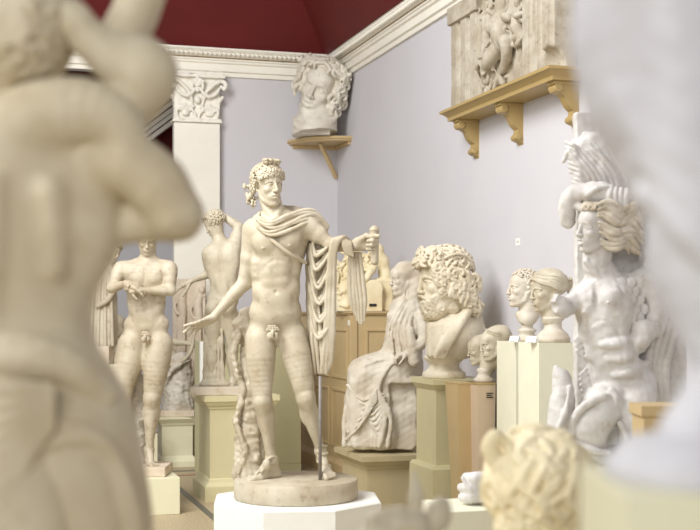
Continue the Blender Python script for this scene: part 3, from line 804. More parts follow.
# ------------------------------------------------------------------ the cloaked nude (centre)
def hero():
    root, sc, org = statue_root('standing_nude_statue', 296, 0, 8.8, 'tall cream cast of a nude young man with cloak over his outstretched arm', z=.351)
    H = 45
    hc, hf, hu = V3(268.5, -2, 186.5), V3(.50, -.86, .03), V3(-.05, -.03, -1)
    # ---- body
    S = Clay((184, 386), (-48, 34), (196, 492), .6)
    nt, cr = V3(276, -1, 217), V3(274, 0, 336)
    shl, shr = V3(254, -2, 231), V3(306, -2, 225); hpl, hpr = V3(259, 2, 333), V3(292, 4, 330)
    C, fr, L = torso(S, nt, cr, shl, shr, hpl, hpr, V3(0.05, -1, 0), bend=(1.5, -2, 0), hw=1.0)
    genitals(S, (274, -17, 333), (0, -1, 0), L)
    # neck
    S.tube([hc + V3(1, 7, 8), V3(272, 3, 207), V3(276, 2, 222)], [10.5, 10.5, 13], 3)
    S.tube([hc + V3(-8, 2, 10), V3(266, -4, 208), V3(274, -12, 219)], [3, 3, 2], 3); S.tube([hc + V3(8, 0, 14), V3(280, -6, 208), V3(277, -13, 219)], [3, 3, 2], 3)
    arm(S, shl, (243.5, -1, 284), (213, -12, 319), H, 1.02, out=(0, 1, 0))
    hand(S, V3(213, -12, 319), V3(-.86, -.16, .40), V3(.32, .5, -.78), H, curl=(.02, .1, .18, .3), spread=.28, thumb=(.5, .1), m=.92, left=False)
    arm(S, shr, (331, -6, 245), (355, -12, 248), H, 1.0, out=(0, 0, 1))
    hand(S, V3(355, -10, 245), V3(.98, -.15, -.05), V3(.1, 1, 0), H, curl=(.95, 1.0, 1.0, 1.05), curl2=(1.2, 1.2, 1.25, 1.25), thumb=(.1, 1.2), m=1.12, spread=.04, left=True)
    S.cap((374, -15, 231), (374.5, -15, 262), 4.4, 4.0, .4); S.ell((374, -15, 231), (5, 5, 2.5), .5)
    leg(S, hpl + V3(1, -1, 6), (263, -5, 402), (271.5, 3, 460), H, 1.0, fwd=(-.25, -1, 0), calf=.93)
    leg(S, hpr + V3(0, -1, 6), (306, -7, 398), (320, 12, 452), H, .98, fwd=(.2, -1, -.1), calf=.95)
    foot(S, (271.5, 3, 460), (275, 8, 474), (258, -9, 477), (248, -15, 478.5), H, _n(V3(.6, -.8, 0)) * -1, 1.02)
    foot(S, (320, 12, 452), (321, 14, 461), (327, -6, 473), (331, -13, 476.5), H, V3(.85, .5, 0), .95)
    # sandals
    for P in ([(262, -12, 470), (268, -8, 464), (276, 2, 463), (277, 9, 466)], [(256, -14, 474), (262, -6, 468), (268, 2, 470)], [(266, -7, 461), (271, -5, 457), (277, 3, 458)]): S.tube(P, 1.5, .6)
    S.ell((267, -11, 463), (4, 3, 5), 1.5)
    for P in ([(317, 6, 452), (323, 2, 455), (327, 8, 454)], [(318, 2, 462), (325, -3, 464), (330, 4, 466)], [(316, 8, 447), (321, 3, 446), (326, 10, 447)]): S.tube(P, 1.4, .6)
    # baldric strap
    S.tube([(264, -17.5, 233), (279, -23.5, 246), (294, -21, 257), (306, -8, 263)], 2.0, .4, flat=((0, 1, 0), 1.6))
    S.rough(.12, 9, 4)
    body = place(S, 'body', M['plA'], root, sc, org)
    # ---- head, finer
    S = Clay((240, 292), (-32, 26), (154, 214), .36)
    Hf = H * .98
    F = head(S, hc, hf, hu, Hf, slim=.93, mouth_open=.012)
    S.tube([hc + V3(1, 7, 8), V3(272, 3, 207), V3(276, 2, 222)], [10.5, 10.5, 13], 2.5)
    S.half((270, 0, 211), (0, 0, 1), 0)
    hd = S.mesh('head', sc, org)
    # join into the body mesh
    bm = bmesh.new(); bm.from_mesh(body.data); bm.from_mesh(hd); bm.to_mesh(body.data); bm.free(); bpy.data.meshes.remove(hd)
    # ---- hair
    S = Clay((236, 296), (-34, 34), (150, 214), .3)
    mask = lambda a, b, c: (c > .34 + .28 * max(0, b)) or (b < .18 and c > -.5)
    hair(S, F, n=230, size=.09, r=.026, kind='curl', mask=mask, seed=3, k=.006, jit=.6, swell=1.07)
    rs = np.random.RandomState(5)
    for i in range(30):   # roll of curls over the brow
        a = -1.3 + 2.6 * (i % 15) / 14; q_ = .07 * (i // 15); p = V3(.31 * math.sin(a), .07 + .27 * math.cos(a), .265 + q_ - .07 * abs(math.sin(a)) + .015 * rs.randn())
        S.ell(F(*(p * .93)), 2.0, .8); lock(S, F, p, V3(math.sin(a), math.cos(a), .5), V3(0, 0, -1), .1, .03, .006, 'curl', rs)
    for i in range(12):   # bow knot on the crown
        p = V3(-.13 + .28 * (i % 4) / 3, .13 + .05 * (i // 4), .50 + .04 * rs.rand()); S.ell(F(*p), 2.2, 1); lock(S, F, p + V3(0, 0, .03), V3(0, .3, 1), V3(1, 0, 0), .11, .032, .006, 'curl', rs)
    for i in range(16):   # curls falling at the nape
        p = V3((-.36 + .05 * rs.randn()), -.08 - .26 * rs.rand(), .05 - .46 * i / 15); S.ell(F(*(p * V3(.9, .9, 1))), 1.6, 1); lock(S, F, p, V3(-1, -.3, 0), V3(0, 0, -1), .11, .032, .006, 'curl', rs)
    place(S, 'hair', M['plA'], root, sc, org)
    # ---- cloak
    S = Clay((244, 372), (-36, 32), (200, 384), .5)
    # collar of folds over chest and shoulders
    for j in range(5):
        t = (0, .2, .46, .74, 1)[j]; w1 = (0, 1.2, -1.5, 1.5, 0)[j]; w2 = (0, -1.2, 1.6, -1, 0)[j]
        S.tube([V3(284, 17, 206 + t), V3(266 - 3 * t, 9, 209 + 3 * t), V3(259 - 5 * t, -6, 215 + 5 * t), V3(263 - 2 * t, -17 - t, 221 + 10 * t + w1), V3(273 + 1 * t, -22 - 1.5 * t, 224 + 13 * t), V3(289 + 3 * t, -18 - 2 * t, 217 + 14 * t + w2), V3(303 + 3 * t, -10 - 3 * t, 211.5 + 13 * t), V3(315 + 2 * t, -2 - 2 * t, 212 + 12 * t + w1), V3(328 - 3 * t, 3, 226 + 8 * t)],
               [2.6, 2.4, 1.6, 1.2 + .8 * (j % 2), 1.9, 1.4 + .9 * ((j + 1) % 2), 2.2, 2.0 + .7 * (j % 2), 1.8], .3)
    S.tube([(262, -12, 219), (275, -18, 228), (292, -13, 222), (306, -5, 217), (318, 2, 220)], [2, 3.5, 4.5, 5, 5], 1)
    S.tube([(284, 14, 209), (300, 14, 212), (318, 10, 222)], [5, 6, 5], 2)
    # fall behind the arm from shoulder to hem
    n = 9
    for j in range(n):
        t = j / (n - 1); x0 = 310 + 18 * t; y0 = 226 + 14 * t
        ph = math.sin(j * 2.1) * 2.2
        S.tube([(x0, 8, y0), (308 + 22 * t + ph, 9 + 3 * math.sin(j * 1.7), 262), (309 + 22 * t - ph * .6, 8 + 3 * math.sin(j * 2.3), 310), (311 + 20 * t, 7, 350), (315 + 14 * t, 6, 372 - 6 * abs(t - .75))],
               [2.2, 2.8, 3.1, 3.0, 1.8], .8)
    S.box((320, 11, 305), (9, 2, 60), 2, 1.5)
    # swags hanging under the forearm
    for j, (x0, y0, xm, ym, x1, y1) in enumerate(((312, 236, 317, 256, 331, 243), (310, 244, 317, 270, 332, 248), (309, 252, 319, 288, 333, 256), (309, 266, 320, 304, 333, 276), (309, 284, 320, 322, 332, 300), (309, 306, 319, 338, 331, 322))):
        S.tube([(x0, 0, y0), (lerp(x0, xm, .45), -5, lerp(y0, ym, .72)), (xm, -9, ym), (lerp(xm, x1, .6), -11, lerp(ym, y1, .45)), (x1, -8, y1)], [1.2, 1.7, 2.0, 1.7, 1.0], .4)
        S.tube([(x0 + 1, 1, y0 + 5), (xm - 2, -3, ym - 3), (x1 - 3, -5, y1 + 6)], [1.5, 3, 2], 1.5)
    for x0, x1, x2 in ((310, 312, 315), (314, 316, 319), (318, 321, 322), (323, 325, 325)):
        S.tube([(x0, 0, 300), (x1, -4, 335), (x2, -2, 373)], [1.2, 2.0, 1.6], .4)
    S.tube([(312, 0, 246), (314, 0, 300), (315, 2, 350)], [2.5, 4, 3.5], 2)
    # cloth over the forearm, long outer fall
    for j in range(6):
        t = j / 5
        S.tube([(345 - 14 * t + 8, 2, 246 - 2 * t), (344 - 9 * t, -16, 238 + 2 * t), (336 - 5 * t, -19, 250), (334 - 6 * t + math.sin(j * 2) * 1.0, -13, 290), (333.5 - 8 * t, -9, 330), (331.5 - 9 * t + math.sin(j * 3) * 1, -6, 360), (329 - 6 * t, -4, 374 - 2 * abs(j - 2))], [1.8, 2.2, 2.2, 2.3, 2.4, 2.2, 1.2], .7)
    for j in range(5):
        t = j / 4
        S.tube([(341 + 9 * t, 2, 243), (342 + 8 * t, -16, 240 + 4 * t), (346 + 7 * t, -17, 254 + 3 * t)], [2, 2.2, 1.5], .7)
    # short tail beyond the wrist
    for j in range(5):
        t = j / 4
        S.tube([(350 + 10 * t, -8, 254), (349.5 + 13 * t + math.sin(j * 2) * .6, -9, 280), (351 + 14 * t, -8, 300 + 2 * t), (355 + 9 * t, -6, 315 + 9 * math.sin(t * 2.4))], [1.8, 2.2, 2.3, 1.2], .7)
    S.rough(.2, 6, 8)
    place(S, 'cloak', M['plA'], root, sc, org)
    # ---- tree stump with snake
    S = Clay((226, 276), (-6, 40), (300, 492), .75)
    S.tube([(246, 20, 318), (250, 20, 350), (249, 18, 400), (247, 16, 450), (248, 15, 482)], [11, 10.5, 11, 12.5, 14], 2)
    S.ell((240, 17, 326), (9, 9, 11), 2); S.ell((254, 20, 322), (9, 9, 10), 3)
    S.ell((236, 12, 338), (5, 6, 8), 2)
    for j in range(7):
        a = j * .9; S.tube([(250 + 9 * math.cos(a), 20 - 9 * abs(math.sin(a)), 340), (248 + 10 * math.cos(a + .2), 18 - 9 * abs(math.sin(a + .2)), 400), (248 + 13 * math.cos(a), 15 - 10 * abs(math.sin(a)), 478)], [2, 2.5, 4], 2)
    S.tube([(238, 10, 336), (233, 6, 352), (236, 4, 372), (242, 6, 386), (240, 5, 404), (236, 3, 420), (240, 2, 436), (245, 1, 448), (243, 2, 462), (238, 4, 474)], [4, 3, 2.8, 3, 2.6, 2.8, 3.2, 3.2, 2.6, 1.6], .6)
    S.rough(.5, 5, 2); S.rough(.35, 2.2, 6)
    place(S, 'tree_stump', M['plB'], root, sc, org)
    # ---- round base and iron stay
    bm = bmesh.new(); r = 62 * sc
    lathe(bm, 0, 0, [(r - .01, 0), (r, .008), (r - .002, 18.5 * sc), (r - .012, 19.3 * sc), (.01, 19.4 * sc)], 64)
    obj_bm('round_base', bm, M['plB'], root)
    bm = bmesh.new(); lathe(bm, 24.5 * sc, -14 * sc, [(1.7 * sc, 19.3 * sc), (1.7 * sc, 122 * sc)], 10); obj_bm('support_rod', bm, M['iron'], root)
# ------------------------------------------------------------------ statues beyond the hero
def wrestler():
    D = 10.45; root, sc, org = statue_root('standing_nude_statue', 147, 478, D, 'cream cast of a nude muscular man crossing his forearms before his chest', z=.302)
    H = 31; V = V3
    S = Clay((100, 186), (-34, 26), (222, 480), .5)
    cr = V(147, 0, 340); nt = V(148, -1, 262)
    C, fr, L = torso(S, nt, cr, V(122, -1, 269), V(169, -1, 268), V(133, 2, 338), V(159, 2, 337), V(0, -1, 0), bend=(-1, -1, 0), hw=1.32)
    genitals(S, (148, -13, 337), (0, -1, 0), L * 1.1)
    hc = V(148, -5, 241)
    F = head(S, hc, V(.15, -.95, .35), V(.05, -.3, -1), 29)
    S.tube([hc + V(0, 4, 5), V(148, 1, 255), V(148, 1, 266)], [8, 8, 10], 3)
    arm(S, V(121, -2, 270), V(114, -12, 288), V(131, -24, 284), H, 1.12, out=(0, 1, 0))
    arm(S, V(170, -2, 270), V(172, -10, 291), V(145, -22, 291), H, 1.12, out=(0, 1, 0))
    hand(S, V(131, -24, 284), V(.9, -.1, .25), V(.2, -.8, -.55), H, curl=(.3, .4, .5, .6), spread=.2, thumb=(.4, .3), left=True)
    hand(S, V(145, -22, 291), V(-.95, -.1, .1), V(0, .1, 1), H, curl=(.6, .6, .7, .8), thumb=(.3, .4))
    leg(S, V(132, 0, 344), V(122, -5, 402), V(118, 8, 452), H * 1.08, 1.24, fwd=(-.1, -1, 0))
    leg(S, V(159, 0, 344), V(153, -5, 398), V(149, 4, 450), H * 1.08, 1.24, fwd=(.15, -1, 0))
    foot(S, V(149, 4, 450), V(147, 10, 462), V(152, -6, 464), V(158, -14, 465), H, _n(V(.75, .6, 0)), 1.1)
    foot(S, V(118, 8, 452), V(119, 12, 462), V(114, -2, 464), V(111, -9, 465), H, _n(V(-.9, .4, 0)), 1.1)
    S.box((117, -8, 371), (4.5, 5, 6.5), .8, .6)
    S.rough(.12, 7, 2)
    place(S, 'body', M['plB'], root, sc, org)
    S = Clay((132, 164), (-26, 16), (220, 258), .4)
    hair(S, F, n=130, size=.09, r=.03, kind='curl', seed=9, k=.006, jit=.6); place(S, 'hair', M['plB'], root, sc, org)
    S = Clay((112, 152), (-8, 36), (352, 472), .6)
    S.tube([(132, 18, 362), (133, 16, 400), (132, 16, 440), (131, 14, 468)], [7, 8, 9.5, 12], 2); S.rough(.8, 5, 3); S.rough(.4, 2, 4)
    place(S, 'tree_stump', M['plG'], root, sc, org)
    bm = bmesh.new(); bbox(bm, -42 * sc, 21.5 * sc, -22 * sc, 30 * sc, 0, 9.5 * sc, .012); o = obj_bm('slab_base', bm, M['plP'], root)

def back_youth():
    D = 11.15; root, sc, org = statue_root('standing_youth_statue', 216, 395.5, D, 'cream cast of a nude youth seen from behind, one arm over his head', z=.925)
    H = 28; V = V3; S = Clay((172, 250), (-26, 24), (204, 396), .5)
    torso(S, V(221, 1, 244), V(221, 0, 314), V(209, 1, 254), V(234, -1, 248), V(212, 0, 314), V(231, 0, 311), V(.15, 1, 0), bend=(3, 0, 0), back=True, hw=1.05)
    hc = V(215, 2, 224); F = head(S, hc, V(-.85, .35, .45), V(-.35, 0, -1), 27)
    S.tube([hc + V(1, 0, 3), V(218, 1, 235), V(221, 1, 247)], [6.5, 6, 8], 3)
    arm(S, V(208, 1, 254), V(208, 3, 274), V(190, 8, 281), H, .95, out=(0, -1, 0))
    hand(S, V(190, 8, 281), V(-.9, .1, .35), V(.2, -.5, -.8), H, curl=(.2, .25, .3, .4), thumb=(.5, .2))
    arm(S, V(234, -1, 247), V(238, 4, 226), V(217, 6, 212), H, 1.1, out=(1, 0, 0))
    hand(S, V(217, 6, 212), V(-1, 0, .15), V(0, .2, -1), H, curl=(.4, .5, .5, .5), thumb=(.3, .2))
    leg(S, V(213, 0, 318), V(212, 2, 352), V(212, -2, 383), H, .98, fwd=(0, 1, 0))
    leg(S, V(230, 0, 316), V(232, 6, 350), V(232, 2, 383), H, .98, fwd=(.2, 1, 0))
    foot(S, V(212, -2, 381), V(212, -6, 387), V(209, 6, 388), V(207, 10, 388), H, V(-1, 0, 0)); foot(S, V(232, 2, 381), V(231, -3, 387), V(234, 6, 388), V(236, 11, 388), H, V(1, 0, 0))
    S.rough(.1, 7, 5); place(S, 'body', M['plA'], root, sc, org)
    S = Clay((198, 232), (-16, 22), (204, 244), .36)
    hair(S, F, n=150, size=.1, r=.028, kind='wave', seed=4, k=.006, jit=.3, flow=lambda q, n: V3(0, .5, -.6)); place(S, 'hair', M['plA'], root, sc, org)
    S = Clay((194, 240), (-16, 24), (324, 394), .6)
    S.tube([(214, 8, 332), (215, 7, 355), (213, 6, 380)], [8, 9.5, 10.5], 2)
    for j in range(6): S.tube([(207 + 3 * j, -1 - (j % 2), 330), (206 + 3.2 * j, -3 + (j % 3), 356), (204 + 3.8 * j, -4, 384)], [1.5, 2, 2], 1)
    S.ell((216, 0, 384), (17, 12, 4), 3); S.rough(.4, 4, 1); place(S, 'tree_stump', M['plA'], root, sc, org)
    bm = bmesh.new(); bbox(bm, -24 * sc, 27 * sc, -20 * sc, 20 * sc, 0, 8.5 * sc, .01); obj_bm('slab_base', bm, M['plC'], root)

def far_left_figures():
    V = V3
    D = 12.55; root, sc, org = statue_root('draped_figure_statue', 104, 366, D, 'dark-haired draped figure cast, partly hidden, on the pale pedestal', z=1.14)
    S = Clay((84, 128), (-18, 20), (238, 366), .5); hc = V(114, -2, 252)
    F = head(S, hc, V(.7, -.6, .4), V(.1, 0, -1), 19)
    S.tube([hc + V(-2, 2, 3), V(108, 2, 264), V(106, 2, 300), V(104, 2, 340)], [5, 7, 11, 13], 3); S.ell((103, 1, 275), (9, 8, 12), 4)
    for j in range(7): S.tube([(99 + 2 * j, -5, 268), (95 + 3 * j, -9 + (j % 2) * 2, 300), (93 + 3.6 * j, -11 + (j % 2) * 2, 345)], [1.2, 1.8, 1.8], .5)
    S.tube([(112, -4, 270), (116, -8, 285), (110, -12, 300), (100, -12, 306)], [3.5, 3.5, 3, 2.5], 1)
    place(S, 'body', M['plB'], root, sc, org)
    S = Clay((98, 128), (-18, 16), (236, 268), .4); hair(S, F, n=110, size=.14, r=.045, seed=11, k=.006, jit=.7, swell=1.15); place(S, 'hair', M['hairbrown'], root, sc, org)
    bm = bmesh.new(); bbox(bm, -17 * sc, 8 * sc, -15 * sc, 15 * sc, 0, 18 * sc, .01); obj_bm('slab_base', bm, M['plP'], root)
    # crouching figure bending a bow on a rock
    D = 13.55; root, sc, org = statue_root('crouching_youth_statue', 178, 418, D, 'greyish cast of a crouching youth holding a curved bow over a rock', z=.54)
    S = Clay((100, 204), (-24, 22), (308, 420), .55); hc = V(116, -4, 326)
    F = head(S, hc, V(-.35, -.8, .4), V(-.2, 0, -1), 21); S.ell(hc + V(1, 4, -3), (9, 8.5, 8.5), 1)
    S.tube([hc + V(4, 3, 5), V(128, 4, 338), V(145, 6, 346), V(166, 6, 360), V(176, 6, 372)], [5, 9, 12, 12, 11], 4)
    S.tube([V(118, 0, 345), V(112, -4, 356), V(116, -8, 366)], [7, 6, 5], 3)
    arm(S, V(152, 0, 340), V(176, -4, 342), V(190, -8, 343), 22, 1.1, out=(0, 0, 1))
    hand(S, V(189, -8, 343), V(1, -.1, 0), V(0, -.8, -.5), 22, curl=(1.2, 1.3, 1.3, 1.3), thumb=(.2, .7))
    S.tube([(195, -10, 336), (193, -12, 349), (187, -11, 358), (176, -9, 364), (163, -8, 365)], [1.4, 2, 2.2, 2, 1.2], .6)
    leg(S, V(165, 0, 368), V(150, -12, 382), V(160, -6, 402), 24, 1.0, fwd=(-1, -.3, 0))
    place(S, 'body', M['plA'], root, sc, org)
    S = Clay((154, 204), (-22, 22), (350, 420), .55)
    S.tube([(180, 3, 362), (178, 4, 385), (178, 3, 412)], [11, 15, 17], 3)
    S.tube([(168, -12, 396), (176, -12, 376), (186, -8, 362)], [2.5, 3, 2.5], 1, cut=True)
    S.tube([(166, -13, 380), (176, -13, 368), (188, -9, 360)], [2, 2.6, 2], 1); S.rough(.6, 5, 3); S.rough(.3, 2, 4)
    place(S, 'rock', M['plG'], root, sc, org)
    bm = bmesh.new(); bbox(bm, -18 * sc, 18.5 * sc, -17 * sc, 17 * sc, 0, 6 * sc, .008); obj_bm('slab_base', bm, M['plP'], root)
    # pinkish stele
    D = 14.08; p = W(190, 400, D); bm = bmesh.new(); bbox(bm, -.28, .26, -.09, .11, 0, p.z, .008)
    o = obj_bm('stele_block', bm, M['cream']); o.location = (p.x, p.y, 0); tag(o, 'plain cream block under the pinkish relief slab near the pilaster', 'plinth')
    root, sc, org = statue_root('relief_slab', 190, 400, D, 'pinkish relief slab with two slim standing figures under an arch', 'relief')
    S = Clay((170, 210), (-9, 7), (276, 401), .5)
    S.box((189, 2, 340), (16.5, 3, 61), 0, .8)
    S.tube([(196, -1, 312), (198, -1, 302), (204, -1, 296)], 1.2, .6)
    for x, t in ((182, 0), (198, 4)):
        S.ell((x + 4, -2, 286 + t), (3, 3, 4), .8); S.tube([(x + 3, -1, 290 + t), (x, -2, 300 + t), (x + 1, -3, 315 + t), (x - 1, -3, 340), (x, -3, 370), (x, -3, 396)], [2.5, 4.5, 4, 4.5, 4.8, 5.5], 1)
        for j in range(4): S.tube([(x - 3 + 2 * j, -6, 318), (x - 5 + 3 * j, -7, 395)], .9, .5)
        S.tube([(x - 3, -3, 298 + t), (x - 7, -3, 306 + t), (x - 4, -5, 314 + t)], [1.6, 1.6, 1.3], .5)
    place(S, 'slab', M['plP'], root, sc, org)

def corner_head():
    V = V3; D = 14.42; root, sc, org = statue_root('colossal_head_cast', 317, 143, D, 'colossal tilted head cast with open mouth on the high corner shelf', 'bust', z=3.692)
    S = Clay((284, 352), (-40, 32), (54, 146), .4)
    hc = V(320, 0, 89.5); hf = V(-.30, -.93, .16); hu = V(.40, -.14, -.9); H = 59
    F = head(S, hc, hf, hu, H, mouth_open=.022, slim=1.0, brow_sad=.5)
    S.tube([hc + V(3, 10, 8), V(320, 9, 112), V(316, 4, 124), V(315, 2, 134)], [15, 17, 21, 23], 3)
    S.tube([(294, -4, 119), (299, -14, 128), (316, -18, 132), (334, -8, 121)], [2, 3, 3, 2], 4)
    S.half((314, 0, 134), (.10, -.1, 1), .6); S.box((316, 3, 134.5), (14, 12, 4), 2, 1); S.half((0, 0, org[2] - .3), (0, 0, 1))
    S.rough(.25, 6, 2)
    place(S, 'body', M['plH'], root, sc, org)
    S = Clay((284, 352), (-42, 32), (52, 138), .4); rs = np.random.RandomState(2)
    S.ell(F(0, -.10, .20), (20, 20, 19), 2)
    hair(S, F, n=230, size=.13, r=.032, kind='wave', seed=8, k=.01, jit=.5, swell=1.04, mask=lambda a, b, c: (c > .55 + .5 * max(0, b)) or (b < .15 and c > -.5))
    for sg in (-1, 1):
        for i in range(26):
            z = .42 - .030 * i * (1 if sg > 0 else .7)
            p = V3(sg * (.34 + .05 * rs.randn()), .10 - .10 * (i % 3) + .03 * rs.randn(), z)
            S.ell(F(*(p * V3(.88, .6, 1))), 4.5, 2.5); lock(S, F, p + V3(sg * .03, 0, 0), V3(sg, .5, 0), V3(0, .2, -1), .16, .036, .01, 'curl' if i % 2 else 'wave', rs)
    for i in range(16):
        a = -1.15 + 2.3 * (i % 8) / 7; q = i // 8; p = V3(.31 * math.sin(a), .12 + .13 * math.cos(a) - .1 * q, .47 + .05 * q - .07 * abs(a)); S.ell(F(*(p * .9)), 4, 2); lock(S, F, p, V3(math.sin(a), .7, .7), V3(math.sin(a), .2, -.3), .16, .036, .01, 'wave', rs)
    place(S, 'hair', M['plH'], root, sc, org)

def metope():
    root = empty('triglyph_relief', (XR - .012, 9.14, 3.407), 'weathered relief slab with grooved uprights and battling figures, on the long wall shelf', 'relief')
    root.rotation_euler = (0, 0, -math.pi / 2)
    # centimetres: x along the wall (right = nearer), d from the wall, y down
    S = Clay((-101, 103), (-32, 0.0), (-92, 0.4), .6)
    S.box((0, -8, -43), (98, 7.5, 43.5), 0, .8)
    for x0, w in ((-98, 62), (48, 50)):
        S.box((x0 + w / 2, -14, -38), (w / 2, 8, 38.6), 0, .8)
        for j in range(3):
            gx = x0 + w * (j + .0 + .02) / 3 + (w / 6 if j else 2) ; S.tube([(x0 + w * (j + .5) / 3 + w / 6 * (1 if j < 2 else 1), -23, -2), (x0 + w * (j + .5) / 3 + w / 6, -23, -72)], 4.6, 0, cut=True)
        S.tube([(x0, -23, -2), (x0, -23, -72)], 3.4, 0, cut=True); S.box((x0 + w / 2 + .3, -15, -80), (w / 2 + 1, 9.5, 7.4), 0, .8)
    V = V3; R_ = np.random.RandomState(4)
    # entangled figures
    S.ell((6, -18, -68), (7, 6, 8), 2); S.tube([(4, -16, -62), (2, -18, -50), (6, -17, -38)], [8, 10, 8], 3)
    S.tube([(-4, -18, -60), (-14, -20, -52), (-20, -18, -62)], [4, 4, 3], 1.5); S.tube([(10, -18, -58), (24, -20, -54), (30, -18, -66)], [4, 4, 3], 1.5)
    S.tube([(2, -17, -38), (-8, -22, -28), (-22, -20, -18), (-28, -18, -10)], [6, 6.5, 5, 4], 2); S.tube([(8, -17, -38), (22, -22, -34), (16, -20, -20), (2, -18, -14)], [6, 6, 4.5, 3.5], 2)
    S.tube([(-24, -15, -72), (-26, -17, -50), (-30, -16, -30)], [5, 6, 4], 2); S.ell((26, -16, -74), (8, 6, 7), 2); S.tube([(32, -15, -66), (34, -17, -44), (38, -16, -36)], [5, 6, 4], 2)
    for i in range(190):
        c = V(R_.uniform(-34, 44), R_.uniform(-20, -14), R_.uniform(-86, -2))
        if c[0] > 8 and c[2] > -30: continue
        if abs(c[0] - 2) < 14 and c[2] > -42 and i % 3: continue
        S.tube([c, c + R_.randn(3) * V(4, 2, 5), c + R_.randn(3) * V(6, 3, 8)], [1.4, 2.2, 1.1], .6)
    S.ell((94, -20, -2), (16, 10, 14), 3, cut=True)
    S.cap((97.5, -16, -62), (97.5, -6, -62), 1.6, 1.6, .3, cut=True)
    S.rough(.10, 9, 2); S.rough(.10, 3.5, 5); S.rough(.45, 5, 9, lo=V(-36, -40, -92), hi=V(46, -15.4, 0))
    place(S, 'slab', M['stone'], root, .01, (0, 0, 0))
    for x in (30, 40):
        bm = bmesh.new(); lathe(bm, 0, 0, [(.011, 0), (.011, .004)], 10); o = obj_bm('pin_hole', bm, M['black'], root); o.rotation_euler = (math.pi / 2, 0, 0); o.location = (x * .01, -.158, .345)

def seated_woman():
    V = V3; D = 11.1; root, sc, org = statue_root('seated_woman_statue', 385, 449, D, 'rough cream cast of a seated veiled woman facing left', z=.422)
    S = Clay((338, 436), (-36, 40), (252, 452), .5)
    # head, neck
    hc = V(403, -5, 279); F = head(S, hc, V(-.92, -.38, .1), V(.0, 0, -1), 34, ears=False)
    S.tube([hc + V(2, 2, 8), V(404, -2, 296), V(406, 0, 308)], [7, 7, 10], 3)
    # veil
    S.tube([V(402, -2, 268), V(410, 0, 271), V(414, 1, 284), V(413, 2, 300), V(420, 6, 318)], [6, 9.5, 11.5, 12, 14], 2.5); S.ell((414, -3, 292), (9, 11, 22), 4); S.ell((401, -5, 322), (14, 13, 20), 5)
    for j in range(5): S.tube([V(397 + 3 * j, -9 + j, 266 + .5 * j), V(404 + 3.2 * j, -11 + j * .5, 276), V(404 + 3 * j, -11, 296), V(402 + 4 * j, -13, 312)], [.8, 1.2, 1.3, 1.2], 1.2)
    # trunk
    S.tube([V(408, 2, 312), V(404, 0, 335), V(402, 2, 360)], [19, 19, 21], 4); S.ell((394, -10, 316), (7, 7, 7), 3)
    for j in range(8):
        t = j / 7; S.tube([V(404 + 12 * t, -14 + 4 * t, 300 + 5 * t), V(395 + 14 * t, -18, 314 + 6 * t + (j % 3)), V(388 + 22 * t, -17 - 2 * t, 332 + 4 * t), V(392 + 26 * t - 3 * (j % 2), -20, 352)], [1.2, 1.5 + .9 * (j % 2), 1.8, 1.4], .9)
    # lap and knees, skirt block
    S.ell((388, 2, 372), (34, 26, 22), 6); S.ell((366, -6, 374), (19, 18, 18), 6); S.box((383, 4, 412), (33, 25, 36), 6, 6)
    S.ell((362, -2, 410), (18, 20, 40), 5)
    # arm on the lap with drapery end
    S.tube([V(420, -14, 318), V(423, -20, 338), V(414, -24, 348), V(406, -25, 352)], [7, 6.5, 5, 4], 2)
    S.tube([V(409, -23, 330), V(410, -25, 345), V(413, -24, 360)], [4, 5.5, 6], 2)
    hand(S, V(406, -25, 351), V(-.9, 0, .3), V(0, -.4, -1), 26, curl=(.5, .5, .5, .5))
    # hollow broken side at the right
    S.box((408, -24, 416), (19, 9, 34), 2, 3, cut=True)
    rs = np.random.RandomState(3)
    for j in range(13):   # folds falling from the lap over the knees
        t = j / 12; x0 = 398 - 26 * t
        S.tube([V(x0 + 4, -16 - 6 * t, 358 + 2 * t), V(x0 - 10 - 4 * t, -23 + 4 * t, 366 + 3 * t), V(x0 - 20 + 8 * t - 8 * t * t, -24 + 10 * t, 388), V(388 - 42 * t + rs.randn(), -25 + 14 * t, 415), V(386 - 40 * t + rs.randn() * 2, -24 + 14 * t, 444)], [1.4, 2.2, 2.4, 2.6, 2.2], .8)
    for j in range(8): S.tube([V(347 + 3 * j, -15 - j, 384 + 5 * j), V(362 + 2.5 * j, -23, 398 + 5 * j), V(384, -25, 392 + 3 * j)], [1.0, 1.5, 1.1], .7)
    for j in range(7): S.tube([V(346 + 2 * j, -14, 438 - 7 * j), V(358 + 2 * j, -24, 426 - 5 * j), V(376, -26, 400 - 2 * j)], [.9, 1.4, 1], .7)
    S.half((0, 0, 448.3), (0, 0, 1), .6)
    S.rough(.3, 6, 7); S.rough(.18, 2.8, 9)
    place(S, 'body', M['plC'], root, sc, org)

